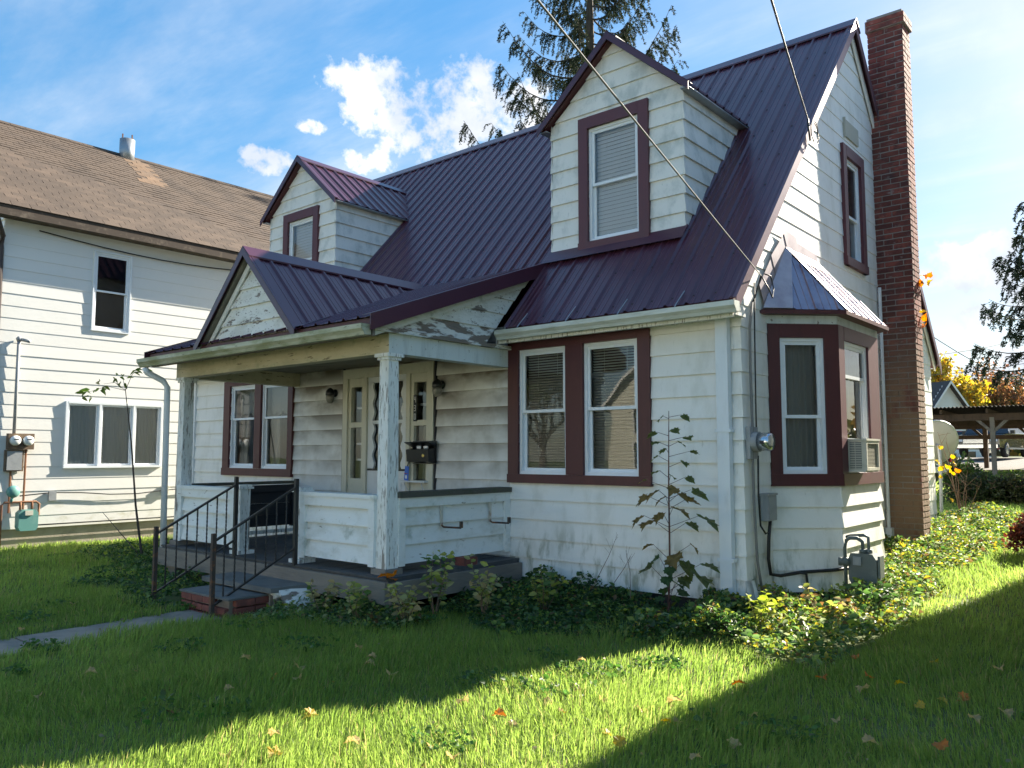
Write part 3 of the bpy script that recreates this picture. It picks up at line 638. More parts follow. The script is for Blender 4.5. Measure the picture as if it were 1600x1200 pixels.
    for sx in (-1, 1): pf.prism([(cx, -2.2, hz+.0), (cx+sx*.98, -2.2, hz-s*.98), (cx+sx*.98, -2.2, hz-s*.98-.03), (cx, -2.2, hz-.04)], (0, 2.8, 0))
    pf = pf.build('pediment_roof', SOFFIT, house); lz = hz+.035-s*1.02
    for sx in (-1, 1):
        roof_panels(pf, (cx+sx*1.02, -2.24, lz), (0, 1, 0), (-sx*1.02, 0, s*1.02), 2.95, wd=.74)
        m = MB(); m.prism([(cx, -2.252, hz+.06), (cx+sx*1.035, -2.252, lz+.02), (cx+sx*1.035, -2.252, lz-.09), (cx, -2.252, hz-.045)], (0, .010, 0))
        m.prism([(cx, -2.252, hz+.061), (cx+sx*1.035, -2.252, lz+.021), (cx+sx*1.035, -2.252, lz+.015), (cx, -2.252, hz+.055)], (0, .12, 0)); m.build('rake_trim', ROOF, pf)
        c = MB(); c.prism([(cx, -2.25, hz+.068), (cx+sx*.14, -2.25, hz+.068-.14*s+.012), (cx+sx*.14, -2.25, hz+.060-.14*s), (cx, -2.25, hz+.06)], (0, 2.98, 0)); c.build('ridge_cap', ROOF, pf)
        # valley flashing where the pediment roof meets the shed roof
        a = Vector((cx+sx*1.0, -2.22, pz(-2.22)+.022)); yb = (hz+.03-3.612)/.362; b = Vector((cx, yb, hz+.03)); w_ = Vector((sx*.13, -.02, 0))
        m = MB(); m.add([a, a+w_, b+w_*.5+Vector((0, 0, -.01)), b], [(0, 1, 2, 3)]); m.build('valley_flashing', ROOFV, pf)
    # railings
    def rail(F, u0, u1, name='porch_railing', m_=PEELH, hb=(.40, 1.05)):
        z0, z1 = hb; f = MB(F); t = .085
        f.box(u0, u0+t, -.03, .036, z0-.015, z1); f.box(u1-t, u1, -.03, .036, z0-.015, z1); f.box(u0+t, u1-t, -.03, .034, z1-.10, z1)
        r = f.build(name, m_, house); n = 3; h = (z1-.10-z0)/n
        for i in range(n):
            b = MB(F); zz = z0+i*h; b.add([(u0+t, .018, zz+.004), (u1-t, .018, zz+.004), (u1-t, -.012, zz+h), (u0+t, -.012, zz+h), (u0+t, -.03, zz+.004), (u1-t, -.03, zz+.004), (u1-t, -.03, zz+h), (u0+t, -.03, zz+h)], [(0, 1, 2, 3), (4, 7, 6, 5), (0, 4, 5, 1), (2, 6, 7, 3), (1, 5, 6, 2), (3, 7, 4, 0)])
            b.build('rail_board', m_, r)
        return r
    Ff = frame((0, yf, 0), (1, 0, 0), (0, -1, 0))
    r = rail(Ff, -4.23, -3.0); MB(Ff).box(-4.24, -2.99, -.12, .05, 1.05, 1.09).build('rail_cap', PEELH, r)
    r = rail(Ff, -6.9, -5.55); MB(Ff).box(-6.92, -5.54, -.12, .05, 1.05, 1.09).build('rail_cap', PEELH, r)
    Fs = frame((XP1-.02, 0, 0), (0, 1, 0), (1, 0, 0)); r = rail(Fs, yf+.15, -.02, hb=(.40, 1.06)); MB(Fs).box(yf+.14, .0, -.14, .055, 1.06, 1.115).build('rail_cap', DARKCAP, r)
    st = MB(Fs); st.box(-.11, -.02, .0, .035, .40, 1.06); st.build('stile', PEEL, r)
    for u in (-1.12, -.36):
        b = MB(Fs); b.box(u-.018, u+.018, .022, .030, .74, 1.05); b.build('planter_bracket', mat('bracket_painted', (.55, .52, .45), .7, [(20, (.22, .08, .04), .5, .62, I3, .9, .7, .95)]) if 'bracket_painted' not in MATS else MATS['bracket_painted'], r)
        b = MB(Fs); b.tube([(u, .03, .75), (u, .06, .735), (u+.05, .26, .735)], .011, 6); b.box(u+.035, u+.065, .25, .275, .735, .80); b.build('planter_bracket', RUST, r)
    Fe = frame((-7.02, 0, 0), (0, 1, 0), (1, 0, 0)); r = rail(Fe, yf+.15, -.02, m_=BLACK, hb=(.46, 1.05)); MB(Fe).box(yf+.1, 0, -.12, .05, 1.06, 1.10).build('rail_cap', DARKCAP, r)
    MB(Fe).box(yf+.15, -.05, -.01, .02, .36, .41).build('bottom_rail', PEEL, r)
    for x in (-4.30, -5.50):
        m = MB(); m.box(x-.055, x+.055, yf-.015, yf+.115, .36, 1.08); p = m.build('newel_post', PEEL, house)
        m = MB(); m.box(x-.10, x+.10, yf-.05, yf+.16, .318, .36); m.build('newel_base', PEEL, p)
        m = MB(); m.box(x-.08, x+.08, yf-.045, yf+.145, 1.08, 1.105); m.box(x-.065, x+.065, yf-.03, yf+.13, 1.105, 1.13); m.build('newel_cap', PEEL, p)
    # porch downspout
    m = MB(); m.tube([(-7.22, -2.25, 2.62), (-7.22, -2.22, 2.56), (-7.18, -2.02, 2.46), (-7.16, -1.97, 2.38), (-7.16, -1.95, .10)], .04, 8); m.build('downspout', DSPT, house, smooth=True)
    # downspout at the right front corner
    m = MB(); m.box(-.205, -.085, -.105, -.032, -.02, 2.80); ds = m.build('downspout', DSPT, house); m = MB()
    for z in (.5, 1.7): m.box(-.225, -.065, -.112, -.03, z, z+.03)
    m.build('strap', DSPT, ds)
porch()

def front_door():
    F = FRONT; m = MB(F); u0, u1 = -5.91, -4.09; z0, zt = .30, 2.67
    m.box(u0, u0+.10, -.02, .05, z0, zt); m.box(u1-.10, u1, -.02, .05, z0, zt); m.box(u0+.1, u1-.1, -.02, .05, 2.54, zt)
    m.box(-5.47, -5.40, -.06, .045, z0, 2.54); m.box(-4.60, -4.53, -.06, .045, z0, 2.54)
    d = m.build('front_door', CREAM, house); d['label'] = 'cream panelled front door with sidelights and scalloped storm door'
    MB(F).box(u0-.022, u0-.002, 0, .036, z0, zt+.02).build('frame_edge', BLACK, d); MB(F).box(u1+.002, u1+.026, 0, .036, z0, zt+.02).build('frame_edge', BLACK, d)
    for a, b in ((-5.81, -5.47), (-4.53, -4.19)):
        m = MB(F); ring(m, a, b, .30, 2.54, .055, -.05, .02); m.box(a+.055, b-.055, -.05, .018, 2.42, 2.49); m.box(a+.055, b-.055, -.05, .018, .36, 1.16); m.box(a+.055, b-.055, -.05, .018, 1.86, 1.93)
        s = m.build('sidelight', CREAM, d); p = MB(F); p.add([(a+.05, -.026, 1.16), (b-.05, -.026, 1.16), (b-.05, -.026, 2.42), (a+.05, -.026, 2.42)], [(3, 2, 1, 0)]); p.build('pane', GLASS, s)
        p = MB(F); [p.box(a+.05, b-.05, -.10, -.09, z, z+.03) for z in (1.4, 1.62, 2.12)]; wv = p.build('inner_bar', VINYL, s)
        wavy(F, a+.04, b-.04, 1.1, 2.45, -.16, .01, 4, 24).build('curtain', CURT, s, smooth=True)
    # storm door: scalloped white edges over dark glass
    m = MB(F); n = 28; a, b = -5.40, -4.60; za, zb = 1.30, 2.44
    m.box(a, b, -.03, .012, .33, 1.28); m.box(a, b, -.03, .012, 2.46, 2.54)
    for side in (0, 1):
        L_ = []; 
        for i in range(n+1):
            t = i/n; wv = .115+.022*math.sin(t*2*PI*5); L_.append((a+wv if side == 0 else b-wv, za+(zb+.03-za)*t))
        e = a if side == 0 else b
        for i in range(n): m.add([(e, .012, L_[i][1]), (L_[i][0], .012, L_[i][1]), (L_[i+1][0], .012, L_[i+1][1]), (e, .012, L_[i+1][1]), (e, -.02, L_[i][1]), (L_[i][0], -.02, L_[i][1]), (L_[i+1][0], -.02, L_[i+1][1]), (e, -.02, L_[i+1][1])], [(0, 1, 2, 3), (1, 5, 6, 2), (4, 7, 6, 5)])
    m.box(a+.1, b-.1, -.02, .01, 1.90, 1.945); s = m.build('storm_door', DOORW, d)
    MB(F).add([(a+.05, -.022, 1.28), (b-.05, -.022, 1.28), (b-.05, -.022, 2.47), (a+.05, -.022, 2.47)], [(3, 2, 1, 0)]).build('pane', GLASS, s); MB(F).box(a, b, -.12, -.09, .33, 2.5).build('inner_door', mat('inner_door', (.035, .03, .028), .6), s)
    m = MB(F); m.box(a+.01, b-.01, .012, .022, 1.272, 1.292); m.build('sill_strip', BLACK, s)
    m = MB(F)
    for i in range(4): m.box(a+.12+.15*i, a+.24+.15*i, .012, .018, .45, 1.18)
    m.build('panel', DOORW, s)
    # house number on a black strip
    pl = MB(F); pl.box(-4.475, -4.415, .02, .03, 1.915, 2.255); nm = pl.build('number_plate', BLACK, d)
    nw = mat('number_white', (.72, .72, .70), .5)
    def seg(zc, segs):
        q = MB(F); uw, zh, t = .016, .038, .007; uc = -4.445
        S = {'t': (uc-uw, uc+uw, zc+zh-t, zc+zh), 'm': (uc-uw, uc+uw, zc-t/2, zc+t/2), 'b': (uc-uw, uc+uw, zc-zh, zc-zh+t), 'tl': (uc-uw, uc-uw+t, zc, zc+zh), 'tr': (uc+uw-t, uc+uw, zc, zc+zh), 'bl': (uc-uw, uc-uw+t, zc-zh, zc), 'br': (uc+uw-t, uc+uw, zc-zh, zc)}
        for i, k in enumerate(segs): a_, b_, c_, d_ = S[k]; q.box(a_, b_, .0302, .0335+i*.0002, c_, d_)
        q.build('numeral', nw, nm)
    seg(2.195, ['tl', 'tr', 'm', 'br']); seg(2.085, ['t', 'm', 'b', 'tr', 'br']); seg(1.975, ['t', 'b', 'tl', 'tr', 'bl', 'br'])
    # small shelf under the right sidelight
    m = MB(F); m.box(-4.66, -4.17, .02, .12, 1.135, 1.155); m.tube([(-4.56, .03, 1.0), (-4.56, .10, 1.13)], .006, 5); m.tube([(-4.25, .03, 1.0), (-4.25, .10, 1.13)], .006, 5); m.build('shelf', DOORW, d)
front_door()

def ribbed(parent, poly, up, spacing, m, name, h=.016, wd=.03):
    """flat metal sheet with ribs running along up, clipped to the polygon"""
    P = [Vector(p) for p in poly]; nrm = (P[1]-P[0]).cross(P[2]-P[0]).normalized()
    if nrm.z < 0: nrm = -nrm
    up = (Vector(up)-nrm*Vector(up).dot(nrm)).normalized(); sd = up.cross(nrm); o = P[0]
    q = [((p-o).dot(sd), (p-o).dot(up)) for p in P]; mb = MB(); mb.prism([p-nrm*.012 for p in P], nrm*.012); r = mb.build(name, m, parent)
    lo = min(a for a, _ in q); hi = max(a for a, _ in q); t = lo+spacing*.4; rb = MB()
    while t < hi:
        for w2, hh, off in ((wd, h, 0), (.014, .006, spacing*.35), (.014, .006, spacing*.68)):
            tt = t+off; xs = []
            for i in range(len(q)):
                a, b = q[i], q[(i+1) % len(q)]
                if (a[0]-tt)*(b[0]-tt) < 0: k = (tt-a[0])/(b[0]-a[0]); xs.append(a[1]+k*(b[1]-a[1]))
            if len(xs) == 2 and abs(xs[0]-xs[1]) > .03:
                a = o+sd*tt+up*min(xs); b = o+sd*tt+up*max(xs); s2 = sd*w2/2; s3 = sd*w2*.28
                rb.prism([a-s2, a+s2, a+s3+nrm*hh, a-s3+nrm*hh], b-a)
        t += spacing
    if rb.v: rb.build('rib', m, r)
    return r

def bay():
    c45 = math.sqrt(.5); F1 = frame((0, .63, 0), (1, 1, 0), (1, -1, 0)); F2 = frame((.5, 0, 0), (0, 1, 0), (1, 0, 0)); F3 = frame((.5, 2.43, 0), (-1, 1, 0), (1, 1, 0)); ln = .7071
    u1 = (.115, .575, 1.30, 2.66); u2 = (1.30, 2.08, 1.30, 2.66); u3 = (.13, .58, 1.30, 2.66)
    b = shell('bay', F1, [(0, ln, .15, 2.85)], SIDE, house, [u1], (), -.06)
    shell('bay_front', F2, [(1.13, 2.43, .15, 2.85)], SIDE, house, [u2], (), -.06); shell('bay_back', F3, [(0, ln, .15, 2.85)], SIDE, house, [u3], (), -.06)
    boards(b, F1, 0, ln+.012, .15, 1.18, SIDE, first=.15, course=.206, dbot=.026); boards(b, F2, 1.118, 2.45, .15, 1.18, SIDE, first=.15, course=.206, dbot=.034); boards(b, F3, -.01, ln, .15, 1.18, SIDE, first=.15, course=.206)
    MB().prism([(.0, .70, -.3), (.44, 1.14, -.3), (.44, 2.42, -.3), (0, 2.86, -.3)], (0, 0, .46)).build('bay_foundation', FDARK, house)
    window(house, F1, -.004, ln+.016, 1.18, 2.80, [u1], 1.87, 'curtain', TRIM, dc=.034)
    wn = window(house, F2, 1.13, 2.44, 1.18, 2.80, [u2], 2.30, 'curtain', TRIML, dc=.036)
    MB(F2).box(1.30, 2.08, -.045, -.03, 1.335, 1.66).build('filler_panel', VINYL, wn)
    window(house, F3, -.004, ln, 1.18, 2.80, [u3], 1.87, 'curtain', TRIM, dc=.034)
    m = MB()
    m.prism([(-.0, .58, 2.80), (.53, 1.11, 2.80), (.53, 2.45, 2.80), (0, 2.98, 2.80)], (0, 0, .085)); m.build('bay_frieze', BEAMS, house)
    A = (0.03, .47, 2.93); B = (.63, 1.065, 2.93); Cc = (.63, 2.495, 2.93); D = (.03, 3.09, 2.93); P = (.03, 1.10, 3.66); Q = (.03, 2.02, 3.66)
    m = MB(); lo = [(0, .45, 2.885), (.645, 1.06, 2.885), (.645, 2.50, 2.885), (0, 3.11, 2.885)]; m.prism(lo, (0, 0, .04)); br = m.build('bay_roof', TRIM, house)
    SILV = mat('bay_roof_metal', (.40, .32, .36), .26, [(5, (.22, .14, .18), .4, .7, I3, .7)], None, metal=.65, spec=.8)
    ribbed(br, [A, B, P], (-.5, .5, .75), .23, SILV, 'roof_panel'); ribbed(br, [B, Cc, Q, P], (-1, 0, 1.2), .23, SILV, 'roof_panel'); ribbed(br, [Cc, D, Q], (-.5, -.5, .75), .23, SILV, 'roof_panel')
    def sheet(pts, name='flashing', m_=ROOFV):
        q = [Vector(p) for p in pts]; nn = (q[1]-q[0]).cross(q[2]-q[0]).normalized()
        if nn.z < 0: nn = -nn
        q = [p+nn*.018 for p in q]; mb = MB(); mb.add(q+[p-nn*.004 for p in q], [(0, 1, 2, 3), (4, 7, 6, 5)]+[(i, (i+1) % 4, 4+(i+1) % 4, 4+i) for i in range(4)]); mb.build(name, m_, br)
    Av, Bv, Pv = Vector(A), Vector(B), Vector(P)
    sheet([Av, Av+(Bv-Av)*.36, Pv+(Bv-Pv)*.10, Pv])                                      # broad crumpled sheet beside the wall
    sheet([Bv, Bv+Vector((0, .11, 0)), Pv+Vector((.01, .10, 0)), Pv])                      # hip cap
    for i in range(3):      # wall flashing in lapped pieces
        y0, y1 = .52+i*.30, .86+i*.30; z0, z1 = 3.0+(y0-.52)*1.17, 3.0+(y1-.52)*1.17
        q = MB(); q.add([(.034+.006*i, y0, z0-.05), (.034+.006*i, y1, min(z1, 3.66)-.05), (.034+.006*i, y1-.08, min(z1, 3.66)+.17), (.034+.006*i, y0-.12, z0+.16)], [(0, 1, 2, 3)]); q.build('flashing', ROOFV, br)
    q = MB(); q.add([(.036, 1.08, 3.62), (.036, 2.05, 3.62), (.036, 2.0, 3.76), (.036, 1.02, 3.80)], [(0, 1, 2, 3)]); q.add([(.036, 1.08, 3.68), (.16, 1.10, 3.53), (.16, 2.06, 3.53), (.036, 2.05, 3.68)], [(0, 1, 2, 3)]); q.build('flashing', ROOFV, br)
bay()

def chimney():
    X1, Y0, Y1, ZT = .46, 4.40, 4.76, 7.42
    m = MB(); m.box(.008, X1-.008, Y0+.008, Y1-.008, -.3, ZT+.16); ch = m.build('chimney', MORT, house)
    def brick_mesh(l, d, h):
        mb = MB(); e = .004; mb.box(-l/2+e, l/2-e, -d/2+e, d/2-e, -h/2, h/2); mb.box(-l/2, l/2, -d/2, d/2, -h/2+e, h/2-e)
        me = bpy.data.meshes.new('brick'); me.from_pydata(mb.v, [], mb.f); me.materials.append(BRICK); return me
    H = .062; ME = {}; todo = []; z = -.02; k = 0
    while z < ZT-.02:
        if k % 2 == 0: us = [(0, .222), (.234, X1)]; vs = [(.104, .36)]
        else: us = [(0, .105), (.117, .343), (.355, X1)]; vs = [(.234, .36)] if False else [(.104, .215), (.227, .36)]
        for a, b in us: todo.append((((a+b)/2, Y0+.048), b-a, .096, z))
        for a, b in vs: todo.append(((X1-.048, Y0+(a+b)/2), .096, b-a, z))
        z += .0765; k += 1
    # 300 bricks that show largest are single parts (front face, then the sunlit side), the rest one part
    todo.sort(key=lambda t: (0 if t[2] == .096 else 1, t[3])); rest = MB()
    def off(s): return random.uniform(-s, s)
    for i, ((x, y), l, d, zz) in enumerate(todo):
        if i < 292:
            key = (round(l, 3), round(d, 3))
            if key not in ME: ME[key] = brick_mesh(l, d, H)
            inst('brick', ME[key], ch, (x+off(.001), y+off(.003), zz+H/2+off(.002)), (off(.006), off(.01), off(.006)))
        else: rest.box(x-l/2, x+l/2+off(.003), y-d/2, y+d/2, zz+off(.002), zz+H)
    m = rest
    for z0 in (ZT-.02+i*.0765 for i in range(2)):
        for a, b in (((0, .23), (.24, .48)) if z0 < ZT else ((0, .12), (.13, .36), (.37, .48))): m.box(a+.0, b+.01, Y0-.035, Y0+.06, z0+.006, z0+.068)
        m.box(X1-.06, X1+.03, Y0+.07, Y0+.22, z0+.006, z0+.068); m.box(X1-.06, X1+.03, Y0+.23, Y1+.03, z0+.006, z0+.068)
    m.build('bricks_further_up', BRICK, ch, kind='stuff')
    m = MB(); m.box(-.02, X1+.02, Y0-.025, Y1+.02, ZT-.025, ZT+.135); m.box(-.0, X1+.0, Y0-.005, Y1, ZT+.135, ZT+.175); m.build('cap', MORT, ch)
chimney()

# ================================================================ things on and beside the house
def steps():
    t = thing('porch_steps', 'brick step and dark concrete slab leading up to the porch opening', 'steps', (-4.55, -2.4, -.12))
    MB().box(-4.93, -4.09, -2.80, -2.05, -.3, .075).build('core', MORT, t)
    def bm(l, d, h):
        mb = MB(); e = .005; mb.box(-l/2+e, l/2-e, -d/2+e, d/2-e, -h/2, h/2); mb.box(-l/2, l/2, -d/2, d/2, -h/2+e, h/2-e); me = bpy.data.meshes.new('brick'); me.from_pydata(mb.v, [], mb.f); me.materials.append(STEPB); return me
    A = bm(.205, .095, .062); B = bm(.095, .205, .062); A2 = bm(.10, .095, .062)
    for k in range(3):
        z = -.125+.078*k
        for i in range(4):
            x = -4.84+.215*i+(0 if k % 2 else .0)
            if k == 2 and i == 3: continue
            inst('brick', A, t, (x+random.uniform(-.004, .004), -2.80, z+random.uniform(-.003, .003)), (0, 0, random.uniform(-.02, .02)))
        for j in range(3): inst('brick', B, t, (-4.07, -2.66+.215*j, z), (0, 0, random.uniform(-.02, .02)))
        for j in range(3): inst('brick', B, t, (-4.95, -2.66+.215*j, z), (0, 0, random.uniform(-.02, .02)))
    m = MB(); m.prism([(-4.99, -2.845, .066), (-4.03, -2.845, .066), (-4.03, -2.05, .066), (-4.99, -2.05, .066)], (0, 0, .018)); m.build('mortar_cap', SLAB, t)
    m = MB(); m.prism([(-5.22, -2.47, .105), (-3.90, -2.46, .105), (-3.86, -2.02, .105), (-5.24, -2.02, .105)], (0, 0, .05)); m.build('slab', SLAB, t)
    m = MB(); m.prism([(-5.15, -2.40, -.2), (-4.0, -2.40, -.2), (-3.98, -2.05, -.2), (-5.15, -2.05, -.2)], (0, 0, .305)); m.build('riser', CONC, t)
    m = MB(); m.prism([(-3.97, -2.42, .09), (-3.86, -2.40, .09), (-3.62, -2.02, -.22), (-3.95, -2.05, -.22), ], (0, .0, .015)); m.prism([(-3.95, -2.40, -.25), (-3.95, -2.40, .10), (-3.95, -2.03, .10), (-3.95, -2.03, -.25)], (.06, 0, 0)); m.prism([(-3.88, -2.38, .10), (-3.88, -2.04, .10), (-3.55, -2.04, -.2), (-3.62, -2.38, -.2)], (.0, .0, .03)); m.build('broken_stringer', PEELX, t)
steps()
def handrail(x, label):
    t = thing('iron_handrail', label, 'handrail', (x, -2.9, gz(x, -2.9)))
    b = gz(x, -2.9); P0 = Vector((x, -2.90, .63)); P1 = Vector((x+.06, -1.99, 1.14)); Q0 = Vector((x, -2.90, -.0)); Q1 = Vector((x+.06, -1.99, .50))
    m = MB(); m.box(x-.019, x+.019, -2.92, -2.88, b-.1, .71); m.build('post', RUST, t)
    m = MB(); m.box(P1.x-.019, P1.x+.019, -2.01, -1.97, .31, 1.23); m.build('post', IRON, t)
    MB().bar(P0, P1, .034, .02).build('top_rail', IRON, t); MB().bar(Q0, Q1, .03, .018).build('bottom_rail', IRON, t)
    n = 8
    for i in range(1, n):
        k = i/n; a = Q0.lerp(Q1, k); c = P0.lerp(P1, k); m = MB(); S = 40; pts = []
        for j in range(S+1):
            f = j/S; p = a.lerp(c, f); tw = 0 if (f < .12 or f > .88) else f*22; h = .0065
            pts += [p+Vector((math.cos(tw+q*PI/2+PI/4)*h*1.41, math.sin(tw+q*PI/2+PI/4)*h*1.41, 0)) for q in range(4)]
        m.add(pts, [(j*4+q, j*4+(q+1) % 4, j*4+4+(q+1) % 4, j*4+4+q) for j in range(S) for q in range(4)]); m.build('baluster', IRON, t)
handrail(-5.43, 'black iron stair handrail on the side of the steps towards the white neighbour house')
handrail(-4.24, 'black iron stair handrail on the side of the steps towards the paint-worn corner post')

def mailbox():
    t = thing('mailbox', 'open black wall mailbox stuffed with letters beside the front door', 'mailbox', (-4.2, -.06, 1.36))
    F = FRONT; m = MB(F); m.prism([(-4.44, .055, 1.38), (-4.44, .17, 1.40), (-4.44, .185, 1.55), (-4.44, .055, 1.575)], (.40, 0, 0)); m.build('box', BLK, t)
    m = MB(F); m.prism([(-4.45, .056, 1.58), (-4.45, .20, 1.645), (-4.45, .205, 1.638), (-4.45, .056, 1.57)], (.43, 0, 0)); m.build('lid', BLK, t)
    m = MB(F); m.box(-4.45, -4.02, .05, .056, 1.37, 1.66); m.build('back_plate', BLK, t)
    m = MB(F); m.lathe((-4.13, .176, 1.475), (0, 1, 0), [(0, .022), (.006, .022), (.009, .015)], 14); m.build('lock_badge', BRASS, t)
    for u, a in ((-4.34, .25), (-4.20, -.2)):
        l = MB(F); l.prism([(u, .08, 1.50), (u+.09, .09, 1.50), (u+.09+a*.06, .12, 1.64), (u+a*.06, .11, 1.645)], (0, .004, 0)); tag(l.build('letter', PAPER), 'white envelope sticking out of the black mailbox' if a > 0 else 'small white paper lying flat in the black mailbox', 'letter')
    l = MB(F); l.prism([(-4.61, .055, 1.16), (-4.53, .055, 1.15), (-4.51, .06, 1.335), (-4.585, .06, 1.34)], (0, .003, 0)); tg = l.build('door_hanger', BLUE); tag(tg, 'blue printed paper hanger dangling from the mailbox hook', 'flyer')
    q = MB(F); q.box(-4.585, -4.55, .0585, .0605, 1.18, 1.22); q.build('print', PAPER, tg); q = MB(F); q.box(-4.60, -4.53, .0585, .0605, 1.24, 1.255); q.build('print', REDL, tg)
    k = MB(F); k.tube([(-4.44, .07, 1.45), (-4.50, .07, 1.44), (-4.51, .07, 1.38), (-4.54, .065, 1.34)], .008, 6); k.build('hook', BLK, t)
mailbox()
def wall_lamp(x, label):
    t = thing('wall_lamp', label, 'lamp', (x, -.03, 2.2)); F = FRONT
    m = MB(F); m.lathe((x, .02, 2.36), (0, 1, 0), [(0, .055), (.02, .055), (.03, .03), (.10, .018)], 12); m.build('bracket', BLK, t, smooth=True)
    m = MB(F); m.lathe((x, .11, 2.43), (0, 0, -1), [(0, .012), (.02, .04), (.05, .062), (.10, .066), (.11, .06)], 14); m.build('shade', BLK, t, smooth=True)
    m = MB(F); m.lathe((x, .11, 2.325), (0, 0, -1), [(0, .055), (.04, .062), (.08, .055), (.115, .03), (.12, .002)], 14); m.build('globe', mat('frosted_globe', (.22, .21, .18), .3) if 'frosted_globe' not in MATS else MATS['frosted_globe'], t, smooth=True)
wall_lamp(-6.12, 'black wall lamp between the swag-curtained window and the front door'); wall_lamp(-3.96, 'black wall lamp above the mailbox on the dingy porch siding')
o = MB(); o.prism([(-4.55, -1.10, .322), (-4.20, -1.22, .322), (-4.08, -.95, .322), (-4.42, -.85, .322)], (0, 0, .02)); tag(o.build('newspaper', PAPER), 'folded white newspaper lying on the dark porch floor', 'newspaper')
o = MB(); o.prism([(-4.66, -1.30, .322), (-4.36, -1.38, .322), (-4.28, -1.24, .322), (-4.60, -1.14, .322)], (0, 0, .025)); o.prism([(-4.62, -1.28, .347), (-4.45, -1.34, .347), (-4.42, -1.24, .347)], (0, 0, .015)); tag(o.build('rag', ORANGE), 'crumpled orange rag lying on the dark porch floor', 'rag')

def air_conditioner():
    t = thing('air_conditioner', 'beige window air conditioner sticking out of the bay window', 'air conditioner', (.6, 1.5, 1.33))
    m = MB(); m.box(.52, .70, 1.32, 1.34, 1.33, 1.63); m.box(.52, .70, 1.71, 1.73, 1.33, 1.63); m.box(.50, .72, 1.30, 1.75, 1.63, 1.65); m.box(.52, .70, 1.30, 1.75, 1.315, 1.33); m.box(.50, .53, 1.30, 1.75, 1.33, 1.63); ring(MB(), 0, 1, 0, 1, .1, 0, 1)
    m.build('case', ACM, t)
    m = MB(); [m.box(.545, .66, 1.308, 1.32, z, z+.008) for z in np.arange(1.35, 1.62, .0175)]; m.box(.60, .605, 1.306, 1.309, 1.345, 1.62); m.build('side_louvres', ACM, t)
    MB().box(.545, .66, 1.319, 1.321, 1.345, 1.62).build('side_vent', ACD, t)
    m = MB(); f2 = frame((.70, 0, 0), (0, 1, 0), (1, 0, 0)); m = MB(f2); ring(m, 1.315, 1.735, 1.33, 1.63, .03, -.02, .012); m.build('rear_frame', ACM, t)
    m = MB(f2); [m.box(1.34, 1.71, -.012, -.004, z, z+.006) for z in np.arange(1.36, 1.6, .014)]; m.box(1.34, 1.71, -.02, -.013, 1.355, 1.605); m.build('coil', mat('ac_coil', (.40, .38, .31), .6), t)
air_conditioner()

